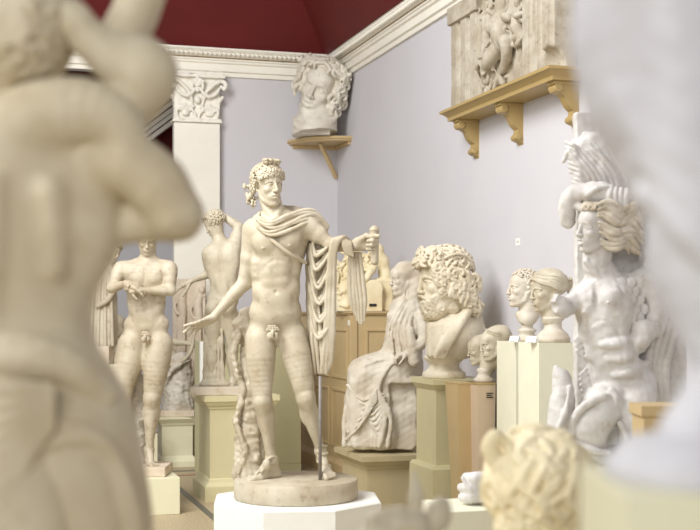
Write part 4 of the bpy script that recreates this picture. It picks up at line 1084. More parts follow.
def bearded_bust():
    V = V3; D = 10.22; root, sc, org = statue_root('bearded_bust', 446, 380, D, 'huge bust of a bearded man with thick curls facing left', 'bust', z=1.121)
    S = Clay((400, 490), (-40, 40), (240, 382), .5); H = 66
    hc = V(444, -2, 281); hf = V(-.95, -.28, .13); hu = V(-.05, 0, -1); F = head(S, hc, hf, hu, H, ears=False, mouth_open=.01)
    S.tube([hc + V(8, 6, 12), V(452, 4, 315), V(455, 4, 335)], [20, 19, 24], 5)
    # shoulders / chest cut in herm form
    S.ell((456, 2, 335), (28, 30, 28), 6); S.box((440, -4, 340), (14, 18, 18), 5, 4); S.half((440, 0, 362), (.12, 0, 1), 1)
    S.ell((474, 20, 368), (30, 30, 22), 4, cut=True)
    for j in range(7):
        t = j / 6; S.tube([V(462 - 4 * t, 8, 306 + 3 * t), V(470 - 6 * t, -12, 304 + 8 * t), V(462 - 12 * t, -24, 318 + 9 * t), V(450 - 10 * t, -28, 338 + 5 * t), V(442 - 8 * t, -24, 356)], [2.6, 4.2, 4.6, 4.2, 2.6], .6)
    for j in range(4): S.tube([V(466, 16, 306 + j), V(476 + 1.5 * j, 4, 310 + 4 * j), V(481 + j, 0, 322 + 6 * j)], [3, 3.2, 2.5], .8)
    S.rough(.2, 8, 3); place(S, 'body', M['plZ'], root, sc, org)
    # hair and beard
    S = Clay((398, 492), (-44, 40), (236, 334), .42); rs = np.random.RandomState(6)
    hair(S, F, n=230, size=.09, r=.022, kind='wave', seed=5, k=.008, jit=.25, swell=1.03, mask=lambda a, b, c: (c > .25 and b < .75) or (c > -.1 and b < .62), flow=lambda q, n: V3(0, -1, -.2))
    T = lambda pts, r, k=.8: S.tube([F(*p) for p in pts], [q * H for q in r] if hasattr(r, '__len__') else r * H, k)
    T([(.31, .08, .34), (.34, -.12, .38), (.3, -.3, .33)], .022); T([(-.31, .08, .34), (-.34, -.12, .38), (-.3, -.3, .33)], .022)
    for sg in (-1, 1):
        for i in range(60):
            u, v = rs.rand(), rs.rand(); p = V3(sg * (.27 + .08 * math.sin(u * 3.1)), .22 - .60 * u, .24 - .26 * u - .56 * v * (.35 + .65 * u))
            S.ell(F(*(p * V3(.80, .92, 1))), 5.5, 2.5); lock(S, F, p + V3(sg * .02, 0, 0), V3(sg, .1, 0), V3(.0, -.3, -1), .17, .033, .01, 'curl' if rs.rand() < .6 else 'wave', rs)
    for i in range(22):   # fringe standing up over the brow
        a = -1.2 + 2.4 * (i % 11) / 10; q = .02 + .09 * (i // 11); p = V3(.30 * math.sin(a), .16 + .26 * math.cos(a) - q, .30 + q * 1.4 + .02 * rs.randn()); S.ell(F(*(p * .9)), 4, 2)
        lock(S, F, p, V3(math.sin(a), math.cos(a), .4), V3(.4 * math.sin(a), 0, -1), .14, .03, .008, 'curl', rs)
    for i in range(80):   # beard
        a = -1.35 + 2.7 * rs.rand(); v = rs.rand(); p = V3(.24 * math.sin(a) * (1 - .3 * v), .12 + .27 * math.cos(a) * (1 - .15 * v), -.20 - .27 * v - .05 * math.cos(a))
        if p[1] > .28 and p[2] > -.30: continue
        S.ell(F(*(p * V3(.86, .86, 1))), 4.5, 2.5); lock(S, F, p, V3(math.sin(a), math.cos(a), -.3), V3(0, 0, -1), .115, .027, .008, 'curl', rs)
    for sg in (-1, 1):
        for i in range(34):
            p = V3(sg * (.25 + .03 * rs.randn()), .20 - .30 * rs.rand(), -.04 - .40 * rs.rand()); S.ell(F(*(p * V3(.8, .9, 1))), 6, 3)
            lock(S, F, p, V3(sg, .3, 0), V3(0, .1, -1), .12, .027, .01, 'curl', rs)
    for sg in (-1, 1): T([(sg * .01, .42, -.175), (sg * .08, .40, -.20), (sg * .15, .33, -.27), (sg * .17, .28, -.36)], [.02, .03, .03, .02])
    place(S, 'hair', M['plZ'], root, sc, org)
    bm = bmesh.new(); k = sc
    lathe(bm, -2 * k, 0, [(21 * k, 0), (21.5 * k, 1 * k), (21.5 * k, 5 * k), (18 * k, 7.5 * k), (15.5 * k, 10 * k), (15 * k, 14 * k), (18 * k, 17 * k), (20 * k, 19 * k), (20 * k, 22 * k), (12 * k, 23 * k)], 48)
    obj_bm('socle', bm, M['plZ'], root)
    bm = bmesh.new(); bbox(bm, -20 * k, -6 * k, -10 * k, 6 * k, 22 * k, 32 * k, .006); obj_bm('tenon', bm, M['card'], root)

def socle(root, name, k, prof, mat, cx=0, cy=0):
    bm = bmesh.new(); lathe(bm, cx * k, cy * k, [(r * k, z * k) for r, z in prof], 40); return obj_bm(name, bm, mat, root)

def small_busts():
    V = V3
    # male head, short hair
    D = 9.36; root, sc, org = statue_root('male_bust', 527, 341, D, 'cream bust of a short-haired man in profile facing left', 'bust', z=1.438)
    S = Clay((500, 544), (-22, 22), (264, 334), .34); hc = V(523.5, 0, 289); F = head(S, hc, V(-.97, -.2, -.02), V(.03, 0, -1), 39, slim=.95)
    S.tube([hc + V(4, 2, 8), V(528, 1, 303), V(528, 1, 316)], [9, 8.5, 10], 3); S.tube([(519, -3, 315), (526, -3, 320), (535, 0, 312)], [4, 7, 6], 3)
    S.half((516, 0, 321), (-.5, 0, 1), .6); S.rough(.1, 6, 2); place(S, 'body', M['plC'], root, sc, org)
    S = Clay((498, 548), (-24, 24), (262, 312), .32)
    hair(S, F, n=200, size=.075, r=.024, kind='curl', seed=14, k=.006, jit=.5, mask=lambda a, b, c: (c > .22 + .45 * max(0, b)) or (b < .12 and c > -.6)); place(S, 'hair', M['plC'], root, sc, org)
    socle(root, 'socle', sc, [(12, 0), (12, 3), (9, 5), (7, 8), (9.5, 10), (9.5, 12), (6, 13), (6, 22)], M['plC'])
    # female head, bound hair
    D = 8.56; root, sc, org = statue_root('female_bust', 553, 342.5, D, 'cream bust of a woman with bound wavy hair facing left', 'bust', z=1.449)
    S = Clay((520, 582), (-24, 24), (264, 324), .34); hc = V(547, 0, 291); F = head(S, hc, V(-.95, -.3, .12), V(-.02, 0, -1), 43)
    S.tube([hc + V(3, 2, 8), V(550, 1, 308), V(551, 0, 320)], [10, 9.5, 9], 3); S.rough(.1, 6, 2); place(S, 'body', M['plA'], root, sc, org)
    S = Clay((520, 584), (-26, 26), (262, 318), .32); T = lambda pts, r, k=.3: S.tube([F(*p) for p in pts], [q * 41 for q in r] if hasattr(r, '__len__') else r * 41, k)
    S.ell(F(0, -.09, .19), (18, 15.5, 15), 1, ); S.ell(F(0, -.28, .10), (11, 11, 10), 2)
    for sg in (-1, 1):
        for i in range(9):
            t = i / 8; T([(sg * .03 + sg * .01 * i, .36 - .1 * t, .32 + .14 * t), (sg * (.23 + .03 * math.sin(i * 2)), .25 - .2 * t, .22 + .17 * t), (sg * (.36 + .02 * math.sin(i * 3)), .06 - .15 * t, .12 + .24 * t), (sg * .37, -.12 - .1 * t, .02 + .26 * t), (sg * .27, -.36, .04 + .2 * t), (sg * .05, -.52, .08 + .08 * t)], [.03, .042, .036, .042, .036, .02])
    T([(.0, .26, .44), (.28, .06, .34), (.34, -.16, .22), (.2, -.42, .06)], .02); T([(0, .26, .44), (-.28, .06, .34), (-.34, -.16, .22), (-.2, -.42, .06)], .02)
    S.ell(F(0, -.50, .08), (7, 6, 6), 1)
    for i in range(6): lock(S, F, V(.1 * math.sin(i), -.56 + .04 * math.cos(i * 2), .1 - .05 * (i - 3)), V(.2 * math.sin(i * 2), -1, 0), V(0, 0, -1), .12, .035, .006, 'wave', np.random.RandomState(i))
    place(S, 'hair', M['plA'], root, sc, org)
    socle(root, 'socle', sc, [(17, 0), (17, 5.5), (15.5, 6), (15.5, 8), (12, 11), (9, 14), (8.5, 20), (11, 23), (11.5, 25), (7, 26)], M['plC'])
    # double head
    D = 9.75; root, sc, org = statue_root('double_head_cast', 484, 383.5, D, 'small cast of two veiled heads side by side facing left', 'bust', z=1.113)
    S = Clay((464, 518), (-24, 24), (318, 378), .36)
    hc = V(492, -6, 344); F = head(S, hc, V(-.93, -.3, .22), V(-.15, 0, -1), 33, ears=False); F2 = head(S, V(480, 6, 350), V(-.95, -.1, .2), V(-.1, 0, -1), 30, ears=False)
    S.ell((499, -5, 337), (13, 12, 12.5), 2); S.ell((490, 8, 343), (12, 10, 11), 2); S.tube([(505, -2, 344), (500, 0, 358), (488, 0, 366)], [7, 8, 6], 3)
    for j in range(5): S.tube([(484 + j, -14 + j, 329 + 2.5 * j), (496 + j, -17 + j * .5, 333 + 3 * j), (508, -10, 340 + 3 * j)], [1, 1.5, 1.2], .5)
    S.tube([(490, 0, 358), (485, 0, 372)], [8, 7], 2); S.rough(.3, 5, 4); place(S, 'body', M['plA'], root, sc, org)
    socle(root, 'socle', sc, [(10.5, 0), (10.5, 3), (7.5, 5), (6, 9), (8, 12), (6, 14)], M['plC'])

def cabinet_casts():
    V = V3; D = 12.35; root, sc, org = statue_root('figure_group_cast', 368, 312, D, 'yellowish rocky figure group cast on top of the tan cabinet', 'cast', z=1.666)
    S = Clay((336, 398), (-22, 24), (238, 314), .45); rs = np.random.RandomState(12)
    S.ell((350, 4, 285), (13, 12, 26), 4); S.tube([(346, 0, 312), (346, 0, 270)], [12, 9], 3); S.box((376, 4, 296), (18, 13, 17), 3, 3)
    S.ell((360, 0, 264), (13, 9, 12), 3); S.tube([(366, 0, 268), (374, -2, 255), (382, -2, 262), (387, 0, 280), (388, 2, 300)], [6, 6, 6, 7, 7], 2); S.ell((378, -2, 250), (5, 5, 6), 1.5)
    for i in range(80):
        c = V(rs.uniform(338, 370), rs.uniform(-11, -6), rs.uniform(252, 308)); S.tube([c, c + rs.randn(3) * V(3, 1, 3), c + rs.randn(3) * V(4, 1, 4)], [1.4, 1.9, 1], .5)
    S.tube([(358, -9, 290), (366, -14, 278), (374, -12, 266)], [4, 4, 3], 1)
    S.rough(.5, 5, 3); place(S, 'body', M['plY'], root, sc, org)
    S = Clay((360, 386), (-22, -2), (276, 314), .45); S.box((373, -13, 301), (9, 4, 12), 0, 1); S.tube([(373, -17, 289), (373, -9, 289)], 9, 1.0, flat=((0, 1, 0), 1)); S.half((0, -17, 0), (0, -1, 0), .3); S.half((0, 0, 312.6), (0, 0, 1)); S.rough(.2, 6, 2)
    t = place(S, 'round_topped_block', M['plY'], root, sc, org)
    bm = bmesh.new(); bbox(bm, 1 * sc, 8 * sc, -17.9 * sc, -16.8 * sc, 5 * sc, 7.5 * sc); q = obj_bm('dark_plaque', bm, M['black'], t)

# ------------------------------------------------------------------ nearer casts
def winged_giant():
    V = V3; D = 6.6; root, sc, org = statue_root('winged_giant_relief', 606, 462, D, 'broken high-relief cast of a winged man, head pulled back by the hair', 'relief')
    S = Clay((542, 690), (-58, 34), (108, 466), .62); H = 50
    # backing slab
    S.box((641, 20, 287), (63, 9, 177), 0, 2)
    # wings: two layers of long plumes arching to the left
    S.tube([V(622, 12, 205), V(608, 10, 170), V(592, 8, 150), V(580, 8, 146)], [20, 18, 13, 9], 4)
    for lay in (0, 1):
        for j in range(6):
            t = j / 5; o = 15 * lay
            S.tube([V(634 - 26 * t - o, -2 - 6 * lay, 204), V(628 - 28 * t - o, -6 - 6 * lay, 178), V(614 - 24 * t - o, -7 - 6 * lay, 152 + 5 * t + o * .5), V(598 - 16 * t - o, -5 - 5 * lay, 136 + 7 * t + o * .7), V(584 - 8 * t - o * .9, -2 - 4 * lay, 134 + 13 * t + o)], [2.4, 3.0, 3.2, 3.0, 1.8], .5)
    for j in range(11):
        y = 146 + 5.0 * j; S.tube([V(564 + .9 * j, -8, y - 3), V(571 + 1.0 * j, -13, y + 1), V(580 + 1.0 * j, -12, y + 8)], [1.6, 2.6, 1.6], .5)
    # arm over the head
    S.tube([V(567, -8, 222), V(565, -14, 206), V(570, -18, 196), V(588, -24, 194)], [7.5, 8.5, 9, 9.5], 3)
    S.tube([V(588, -24, 195), V(604, -28, 198), V(618, -30, 202)], [10.5, 9.5, 8.5], 3); S.ell((596, -28, 190), (9, 8, 6), 3)
    for i in range(4): S.tube([V(604 + 5 * i, -34, 191 + .8 * i), V(602 + 5 * i, -38, 198 + i), V(603 + 5 * i, -37, 206 + i), V(606 + 5 * i, -34, 211 + i)], [2.8, 3.0, 2.8, 2.2], 1.2)
    S.tube([V(582, -32, 198), V(590, -36, 192), V(600, -36, 190)], [2, 3, 2], 2); S.tube([V(574, -22, 208), V(584, -28, 212), V(596, -30, 214)], [4, 5, 4], 2)
    hand(S, V(640, -26, 200), V(-.95, -.25, .15), V(.1, -.75, -.65), 56, curl=(.7, .8, .9, 1.0), thumb=(.3, .6), spread=.12)
    S.tube([V(640, -22, 200), V(658, -16, 214), V(662, -6, 236)], [9.5, 13, 12], 3)
    # torso turned and arched
    nt, cr = V(600, -14, 278), V(622, -8, 392)
    torso(S, nt, cr, V(582, -18, 298), V(640, -10, 284), V(606, -10, 392), V(642, -4, 380), V(-.5, -.86, 0), bend=(-9, -8, 0), hw=1.1)
    for q, r in (((V(594, -34, 344), V(610, -37, 343), V(632, -24, 334)), 5), ((V(602, -32, 358), V(616, -36, 356), V(638, -20, 348)), 5.5), ((V(608, -30, 374), V(622, -34, 370), V(642, -18, 362)), 5)): S.tube(list(q), [r * .5, r, r * .6], 4)
    S.tube([V(583, -14, 296), V(566, -20, 306), V(560, -26, 309)], [12, 10, 9], 3); S.ell((556, -28, 306), (9, 8, 9), 3)
    S.ell((549, -32, 307), (3, 4, 6), 2, cut=True); S.box((553, -30, 300), (5, 5, 5), 2, 1, rot=np.stack([_n((1, .3, .5)), _n((-.3, 1, 0)), _n(np.cross(_n((1, .3, .5)), _n((-.3, 1, 0))))]))
    S.tube([V(640, -12, 284), V(652, -12, 300), V(650, -14, 326)], [15, 15, 12], 4)
    S.tube([V(650, -16, 322), V(640, -26, 332), V(634, -30, 340)], [10, 9, 9], 4); S.ell((637, -28, 330), (13, 9, 11), 3)
    # feathered scales on shoulder and flank
    for i in range(26):
        x = 606 + (i % 4) * 9 + (i // 4 % 2) * 4; y = 284 + (i // 4) * 8.5; q = np.stack([_n((.7, 0, .7)), V(0, 1, 0), _n((-.7, 0, .7))])
        dd = -31 + abs(x - 618) * .35
        S.ell((x, dd, y), (5.6, 2.0, 6.6), .35, rot=np.stack([_n((.9, 0, .4)), V(0, 1, 0), _n((-.4, 0, .9))]))
    for i in range(22):
        S.box((577 + (i % 2) * 7 + (i // 2) * .8, -8 + (i % 2), 340 + (i // 2) * 5.6), (4, 1.8, 4), .8, .8, rot=np.stack([_n((.7, 0, .7)), V(0, 1, 0), _n((-.7, 0, .7))]))
    for j in range(6): S.tube([V(606 + 5 * j, -27 + 2 * j, 300 + 3 * j), V(612 + 5 * j, -29 + 2 * j, 318 + 3 * j), V(622 + 4 * j, -27 + 2 * j, 336 + 2 * j)], [1.2, 1.8, 1.2], .6)
    # broken thighs
    S.tube([V(612, -12, 396), V(596, -24, 408), V(586, -28, 424), V(588, -26, 440)], [20, 21, 19, 14], 5)
    S.tube([V(567, -34, 430), V(568, -38, 414), V(578, -42, 402), V(592, -42, 395), V(604, -36, 394)], [3, 4, 4.5, 4, 3], 1)
    S.tube([V(604, -36, 388), V(608, -38, 396), V(607, -38, 404)], [4, 4, 3], 1)
    S.tube([V(570, -38, 440), V(584, -42, 446), V(600, -38, 448)], [3, 4, 3], 1.5); S.tube([V(612, -38, 420), V(618, -40, 436), V(612, -36, 448)], [3, 3.5, 3], 1.5)
    S.tube([V(634, -10, 382), V(632, -22, 400), V(626, -26, 424), V(624, -22, 448)], [19, 18, 14, 11], 5)
    S.tube([V(568, -20, 436), V(590, -26, 450), V(612, -22, 458)], [7, 9, 7], 3); S.ell((618, -16, 452), (26, 14, 10), 4)
    S.tube([V(555, -22, 462), V(556, -24, 425), V(559, -22, 395), V(558, -20, 376)], [14, 13, 12, 9], 3); S.tube([V(558, -22, 380), V(552, -22, 367)], [7, 2.5], 3)
    S.box((572, -22, 362), (12, 20, 8), 1.5, 1, rot=np.stack([_n((.8, 0, .6)), V(0, 1, 0), _n((-.6, 0, .8))]), cut=True); S.tube([V(546, -36, 440), V(558, -38, 410), V(564, -34, 385)], [2, 2.6, 2], 1.5)
    # drapery to the right
    for j in range(9):
        t = j / 8; S.tube([V(644 + 28 * t, 2 - 6 * (j % 2), 290), V(650 + 26 * t, -4 - 6 * (j % 2), 320), V(642 + 24 * t, -6 - 5 * (j % 2), 360), V(648 + 18 * t, -4, 400)], [2.5, 3.4, 3.4, 2.5], .6)
    for j in range(7): S.tube([V(636 + j * 3, -2, 236 + 3 * j), V(644 + j * 3, -10, 254 + 4 * j), V(642 + j * 4, -8, 280 + 3 * j)], [2, 3.2, 2.6], .6)
    hc = V(592, -24, 229.5); hf, hu = V(-.90, -.38, .05), V(.20, -.05, -.97)
    S.tube([hc + V(6, 4, 8), V(594, -14, 262), V(603, -10, 280)], [13, 14.5, 16], 4)
    S.tube([V(582, -24, 262), V(592, -24, 274), V(602, -24, 282)], [3.5, 3.5, 3], 2.5)
    S.half((0, 0, 461.5), (0, 0, 1), 0); S.rough(.35, 9, 3); S.rough(.22, 3.5, 6)
    body = place(S, 'body', M['plW'], root, sc, org)
    S = Clay((556, 634), (-58, 6), (196, 272), .42)
    F = head(S, hc, hf, hu, 51, mouth_open=.03, brow_sad=1.0)
    S.tube([hc + V(6, 4, 8), V(594, -14, 262)], [13, 14], 3); S.half((594, 0, 266), (-.3, 0, 1), 0)
    hd = S.mesh('head', sc, org); bm = bmesh.new(); bm.from_mesh(body.data); bm.from_mesh(hd); bm.to_mesh(body.data); bm.free(); bpy.data.meshes.remove(hd)
    S = Clay((560, 652), (-62, 14), (194, 284), .45); rs = np.random.RandomState(21)
    S.ell(F(0, -.2, .14), (17.5, 18, 19), 2); S.ell(F(.0, -.42, .0), (15, 15, 19), 3)
    for sg in (1, -1):
        for i in range(34 if sg > 0 else 14):
            row, col = i % 9, i // 9; c0 = .46 - .095 * row + .02 * rs.randn(); b0 = .17 - .13 * col - .10 * max(0, .2 - c0) * 2; ph = 1.1 * col + .35 * row + rs.uniform(-.4, .4); am = .06
            pts = []
            for j in range(7):
                t = j / 6; pts.append(F(sg * (.29 + .17 * math.sin(t * 2.6) * (.6 + .5 * rs.rand() * (j > 1))), b0 - .58 * t, c0 + am * math.sin(ph + t * 7) - .16 * t * t))
            S.tube(pts, [1.6, 2.6, 3.0, 2.9, 2.5, 2.0, 1.0], .3)
    for i in range(12):
        p = V3(.22 - .44 * i / 11, .30 - .1 * abs(i - 5.5) / 5, .40); lock(S, F, p, V3(0, .8, .6), V3(.3, 0, 1), .12, .035, .006, 'wave', rs)
    place(S, 'hair', M['hairgrey'], root, sc, org)
    # its plinth
    z = org[2]; zt = CAMZ - (z - HY) / FPX * D
    c = W(620, z, D); bm = bmesh.new(); rect_profile(bm, 0, 0, .46, .34, [(.03, 0), (.03, .12), (0, .14), (0, zt - .08), (.02, zt - .06), (.02, zt - .001)])
    o = obj_bm('relief_plinth', bm, M['pale']); o.location = (c.x + .02, c.y, 0); o.rotation_euler = (0, 0, -TH); tag(o, 'pale plinth under the broken winged relief, low behind the curly head', 'plinth')

def cloth_fragment():
    V = V3; D = 6.2; z = .70
    c = W(452, 0, D); zz = z
    bm = bmesh.new(); rect_profile(bm, 0, 0, .15, .2, [(0, 0), (0, z - .003), (-.004, z)]); o = obj_bm('low_cream_pedestal', bm, M['pale']); p = W(458, 505, D); o.location = (p.x, p.y, 0); tag(o, 'pale low pedestal under the stacked white folds beside the curly head', 'pedestal')
    root, sc, org = statue_root('folded_cloth_cast', 470, 0, D, 'white cast of three stacked soft folds on the pale low pedestal', 'cast', z=z + .001)
    yb = org[2]; S = Clay((450, 492), (-16, 16), (yb - 46, yb + 1), .5)
    for j, (x, r, y) in enumerate(((469, 7.5, 6), (468, 6.5, 16), (473, 7.5, 26))):
        S.tube([(x - 6, 2, yb - y - .5), (x + 2, -5, yb - y - 2 + j), (x + 16, 0, yb - y - 1 + 3 * (j - 1))], [r * .7, r, r * 1.1], 2.5)
    S.ell((478, 2, yb - 16), (12, 9, 16), 3); S.tube([(462, -6, yb - 27), (470, -10, yb - 14), (480, -9, yb - 4)], [1.5, 2, 1.5], 1)
    S.half((0, 0, yb - .4), (0, 0, 1)); S.rough(.3, 6, 2); place(S, 'body', M['plW'], root, sc, org)

def curly_child():
    V = V3; D = 3.1; root, sc, org = statue_root('curly_child_bust', 537, 575, D, 'yellowed bust of a small child with thick wavy hair, seen from behind', 'bust')
    S = Clay((470, 604), (-62, 60), (418, 578), 1.1); hc = V(536, 2, 494)
    F = head(S, hc, V(-.25, .95, .1), V(.05, 0, -1), 104)
    S.tube([hc + V(0, -6, 25), V(534, 0, 550), V(535, 0, 572)], [26, 26, 42], 8); S.half((0, 0, 574.5), (0, 0, 1))
    place(S, 'body', M['plY'], root, sc, org)
    S = Clay((462, 616), (-72, 72), (412, 560), .9)
    S.ell(F(0, -.06, .12), (52, 52, 52), 4)
    rs = np.random.RandomState(3)
    hair(S, F, n=170, size=.24, r=.046, kind='wave', seed=3, k=.012, jit=.12, swell=1.42, c=(0, -.06, .10), mask=lambda a, b, c: (c > -.75 and b < .35) or c > .5, flow=lambda q, n: V3(.3 * math.sin(3 * n[0] * 3), -.2, -1))
    for i in range(22):
        a = rs.uniform(-1.3, 1.3); lock(S, F, V3(.42 * math.sin(a), -.06 - .42 * math.cos(a), -.22 - .2 * rs.rand()), V3(math.sin(a), -math.cos(a), 0), V3(0, 0, -1), .17, .04, .01, 'curl', rs)
    S.tube([(496, -22, 462), (487, -26, 446), (492, -28, 434), (502, -26, 440)], [9, 9, 7.5, 5], 3)
    S.rough(.3, 10, 2); place(S, 'hair', M['plY'], root, sc, org)
    p = W(535, 575, D); bm = bmesh.new(); rect_profile(bm, 0, 0, .15, .15, [(.03, 0), (.03, .1), (0, .12), (0, p.z - .05), (.02, p.z - .03), (.02, p.z - .001)])
    o = obj_bm('bust_pedestal', bm, M['cream']); o.location = (p.x, p.y, 0); o.rotation_euler = (0, 0, -TH); tag(o, 'cream pedestal under the yellowed child bust at the bottom edge', 'pedestal')

def goat():
    V = V3; D = 2.4; root, sc, org = statue_root('goat_head_cast', 405, 590, D, 'small pale cast of an animal head with one upright ear', 'cast')
    S = Clay((350, 460), (-30, 34), (464, 592), .9)
    S.tube([(425, 2, 588), (424, 2, 560), (412, 0, 528)], [26, 22, 15], 5)
    S.tube([(414, 0, 524), (395, -6, 524), (372, -12, 532), (364, -14, 536)], [16, 14, 10, 9], 5)
    S.ell((398, -12, 518), (8, 7, 6), 3); S.tube([(372, -12, 520), (385, -10, 515), (400, -6, 512)], [8, 8, 8], 4)
    S.tube([(415, -2, 515), (416, -3, 495), (414, -2, 472)], [8, 8.5, 2.2], 2, flat=((0, 1, 0), 1.8))
    S.tube([(435, 8, 524), (440, 8, 512), (443, 8, 506)], [12, 12, 8], 4); S.ell((437, 10, 520), (14, 12, 15), 4)
    S.ell((386, -20, 522), (2.5, 2.5, 2.5), .5); S.tube([(358, -16, 538), (368, -20, 540)], 1.2, .5, cut=True)
    S.half((0, 0, 589.5), (0, 0, 1)); S.rough(.4, 9, 2); place(S, 'body', M['plA'], root, sc, org)
    p = W(405, 590, D); bm = bmesh.new(); bbox(bm, -.10, .09, -.10, .10, 0, p.z, .006)
    o = obj_bm('animal_pedestal', bm, M['pale']); o.location = (p.x, p.y, 0); o.rotation_euler = (0, 0, -TH); tag(o, 'pale pedestal below the frame edge under the animal head', 'pedestal')

def left_giant():
    """large blurred figure, near"""
    V = V3; D = 2.05; root, sc, org = statue_root('nude_statue', 40, 760, D, 'very close cream cast of a nude figure from behind, arm bent by its head')
    S = Clay((-130, 215), (-90, 110), (-60, 762), 1.7)
    # trunk and back
    S.tube([V(10, 16, 180), V(18, 16, 250), V(10, 16, 320), V(6, 18, 400)], [76, 78, 78, 92], 20); S.ell((62, 8, 210), (62, 50, 84), 20)
    S.ell((-30, 20, 200), (70, 50, 70), 20); S.tube([V(14, -62, 190), V(10, -64, 260), V(6, -60, 330)], [7, 9, 7], 16); S.tube([V(62, -48, 200), V(66, -44, 270)], [12, 8], 18)
    # neck and shoulder roll
    S.tube([V(-70, -2, 290), V(-40, -10, 200), V(14, -24, 138), V(72, -28, 116), V(116, -24, 126), V(134, -20, 158)], [26, 34, 37, 34, 27, 22], 14)
    # arm: shoulder to elbow at the right, second limb rising behind it
    S.tube([V(104, -6, 168), V(132, -10, 168), V(158, -8, 186), V(176, -4, 212)], [30, 34, 33, 27], 8)
    S.tube([V(178, -2, 216), V(158, 6, 222), V(120, 16, 222)], [26, 20, 22], 8)
    S.tube([V(112, 6, 136), V(128, 4, 104), V(143, 0, 74), V(118, -6, 58)], [26, 29, 36, 28], 6)
    S.tube([V(120, -4, 60), V(98, -14, 46), V(76, -24, 24)], [24, 21, 19], 6); S.ell((80, -26, 26), (19, 17, 19), 5)
    hand(S, V(86, -26, 27), V(-.9, 0, -.35), V(.3, -.6, -.7), 90, curl=(.8, .8, .8, .8), spread=.05, m=.8)
    S.tube([V(118, 26, 30), V(132, 26, 4), V(142, 26, -40)], [24, 24, 26], 6)
    # second elbow in the gap
    S.tube([V(96, 46, 190), V(132, 40, 206), V(147, 36, 214)], [24, 22, 19], 6)
    # hips under drapery
    S.ell((20, 20, 420), (100, 80, 90), 20); S.tube([V(25, 20, 450), V(40, 20, 560), V(40, 20, 745)], [110, 112, 115], 20)
    S.rough(.8, 30, 2); place(S, 'body', M['plN'], root, sc, org)
    S = Clay((-130, 100), (-70, 70), (-60, 120), 1.6); hc = V(10, 0, 30); F = Frame(hc, (-.4, .9, 0), (0, 0, -1), 150); S.ell(hc, (56, 60, 66), 4); S.tube([hc + V(-4, 0, 40), V(-8, 0, 110)], [36, 38], 8)
    hair(S, F, n=150, size=.16, r=.05, kind='curl', seed=13, k=.02, jit=.6, swell=1.1, c=(0, 0, .0), mask=lambda a, b, c: True)
    place(S, 'hair', M['plN'], root, sc, org)
    # drapery round the hips
    S = Clay((-130, 190), (-130, 60), (320, 762), 1.7)
    S.tube([V(-60, -40, 360), V(10, -60, 352), V(70, -52, 362), V(104, -20, 392)], [22, 24, 22, 18], 8)
    for j in range(9):
        t = j / 8
        S.tube([V(-100 + 30 * t, -60, 360 + 6 * j), V(-40 + 80 * t, -84, 372 + 8 * j), V(40 + 62 * t, -80 + 26 * t, 400 + 4 * j), V(78 + 46 * t, -62 + 30 * t, 470), V(92 + 50 * t, -54 + 32 * t, 560), V(94 + 55 * t, -50 + 34 * t, 752)], [7, 9, 10, 10, 11, 12], 2.5)
    for j in range(7):
        S.tube([V(-120, -70, 600 - 34 * j), V(-40, -98, 540 - 26 * j), V(30, -100, 468 - 14 * j), V(70, -84, 420 - 6 * j)], [7, 10, 10, 7], 2.5)
    S.tube([V(0, -30, 440), V(10, -40, 560), V(10, -40, 745)], [80, 92, 96], 12)
    S.half((0, 0, 759), (0, 0, 1)); S.rough(.8, 30, 5); place(S, 'drapery', M['plN'], root, sc, org)
    p = W(40, 760, D); bm = bmesh.new(); lathe(bm, 0, 0, [(.30, 0), (.30, p.z - .005), (.295, p.z)], 48); o = obj_bm('drum_pedestal', bm, M['cream']); o.location = (p.x, p.y, 0); tag(o, 'round cream pedestal below the very close nude figure at the left', 'pedestal')

def right_near():
    V = V3; D = 1.3; root, sc, org = statue_root('draped_statue', 668, 478, D, 'very close pale cast of a draped figure on a cream pedestal at the right edge')
    S = Clay((540, 860), (-95, 95), (-45, 480), 1.9)
    S.tube([V(672, 10, -44), V(676, 10, 60), V(698, 10, 110), V(710, 8, 150), V(722, 6, 200), V(726, 4, 260), V(745, 4, 330), V(748, 4, 368), V(742, 4, 400), V(737, 4, 430), V(735, 4, 452)],
           [102, 98, 94, 88, 78, 74, 62, 54, 58, 68, 78], 18)
    for j in range(8):
        t = j / 7; y0 = -30 + 34 * j
        S.tube([V(612 + 26 * t, -30, y0 - 12), V(634 + 18 * t, -64 + 10 * t, y0 - 2), V(660 + 12 * t, -84 + 18 * t, y0 + 26), V(712, -86 + 22 * t, y0 + 58), V(780, -60 + 10 * t, y0 + 76)], [10, 15, 18, 18, 14], 9)
    for j in range(5): S.tube([V(612 + 12 * j, -40 - 8 * j, 100), V(648 + 10 * j, -54 - 4 * j, 180), V(690 + 7 * j, -50, 270), V(708 + 8 * j, -44, 340)], [8, 10, 9, 6], 16)
    S.rough(1.0, 30, 3); place(S, 'body', M['plR'], root, sc, org)
    k = sc; bm = bmesh.new(); lathe(bm, 62 * k, 0, [(122 * k, 0), (124 * k, 3 * k), (124 * k, 16 * k), (118 * k, 22 * k), (112 * k, 26 * k), (104 * k, 38 * k), (60 * k, 46 * k)], 72); obj_bm('round_base', bm, M['plR'], root)
    p = W(760, 478, D); h = p.z
    bm = bmesh.new(); rect_profile(bm, 0, 0, .165, .12, [(0, 0), (0, h - .002), (-.004, h)]); o = obj_bm('tall_cream_pedestal', bm, M['cream']); o.location = (p.x, p.y, 0); o.rotation_euler = (0, 0, -TH); tag(o, 'cream pedestal under the very close draped figure, right corner', 'pedestal')

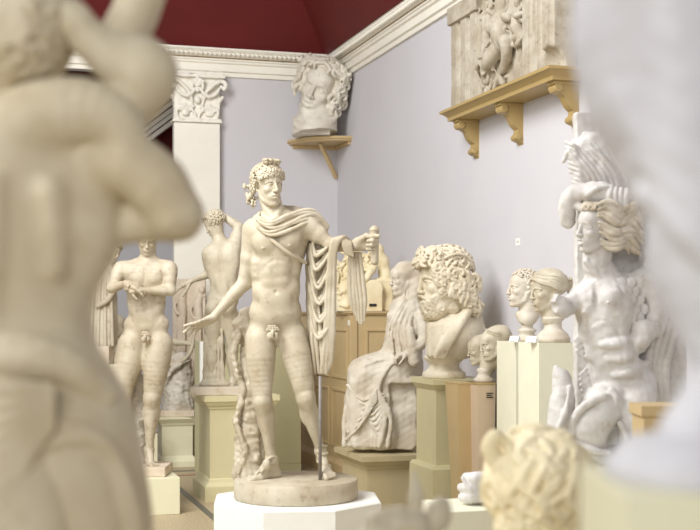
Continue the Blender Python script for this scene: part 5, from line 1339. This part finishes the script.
def tan_stand():
    D = 5.0; p = W(668, 404, D); bm = bmesh.new(); rect_profile(bm, 0, 0, .12, .10, [(.02, 0), (.02, .1), (0, .12), (0, p.z - .05), (.012, p.z - .04), (.012, p.z)])
    o = obj_bm('tan_stand', bm, M['tan']); o.location = (p.x, p.y, 0); o.rotation_euler = (0, 0, -TH); tag(o, 'tan pedestal half hidden between the winged relief and the very close draped figure', 'pedestal')
# ------------------------------------------------------------------ light, camera, build
def lights():
    w = bpy.data.worlds.new('sky'); scene.world = w; w.use_nodes = True
    bg = w.node_tree.nodes['Background']; bg.inputs[0].default_value = (.93, .96, 1, 1); bg.inputs[1].default_value = .15
    def area(nm, loc, tgt, sx, sy, e, col):
        l = bpy.data.lights.new(nm, 'AREA'); l.shape = 'RECTANGLE'; l.size = sx; l.size_y = sy; l.energy = e; l.color = col
        o = bpy.data.objects.new(nm, l); COL.objects.link(o); o.location = loc
        o.rotation_euler = (Vector(tgt) - Vector(loc)).to_track_quat('-Z', 'Y').to_euler()
    area('skylight', (-1.2, 7.0, 6.3), (1.4, 9.2, 0), 3.0, 4.0, 560, (1, .995, .985))
    area('window_light', (-5.6, 2.2, 4.6), (2.5, 10.0, 1.2), 2.4, 2.2, 280, (1, .99, .97))
    area('near_window_light', (3.9, -1.5, 2.6), (0.6, 2.0, 1.5), 2.0, 2.0, 22, (.93, .96, 1))
    area('rear_fill_light', (-2.6, -2.8, 3.4), (0.6, 7.0, 1.3), 3.2, 2.2, 200, (1, .99, .97))  # added front fill from behind the camera, not a modelled window

def camera():
    c = bpy.data.cameras.new('camera'); o = bpy.data.objects.new('camera', c); COL.objects.link(o)
    o.location = (0, 0, CAMZ); o.rotation_euler = (math.pi / 2, 0, -TH)
    c.sensor_width = 36; c.lens = FPX / 700 * 36; c.shift_y = 48 / 700; c.clip_start = .05
    c.dof.use_dof = True; c.dof.focus_distance = 9.9; c.dof.aperture_fstop = 3.0
    scene.camera = o
    v = scene.view_settings; v.view_transform = 'Standard'; v.look = 'None'; v.gamma = 1; v.use_curve_mapping = False; v.exposure = 0.17
    scene.cycles.use_denoising = True

def run(*fs):
    for f in fs: f()
run(room, pilaster, far_cornice, furniture, wall_shelf, corner_shelf, hero, wrestler, back_youth, far_left_figures, corner_head, metope, seated_woman, bearded_bust, small_busts, cabinet_casts,
    winged_giant, cloth_fragment, curly_child, goat, left_giant, right_near, tan_stand, lights, camera)
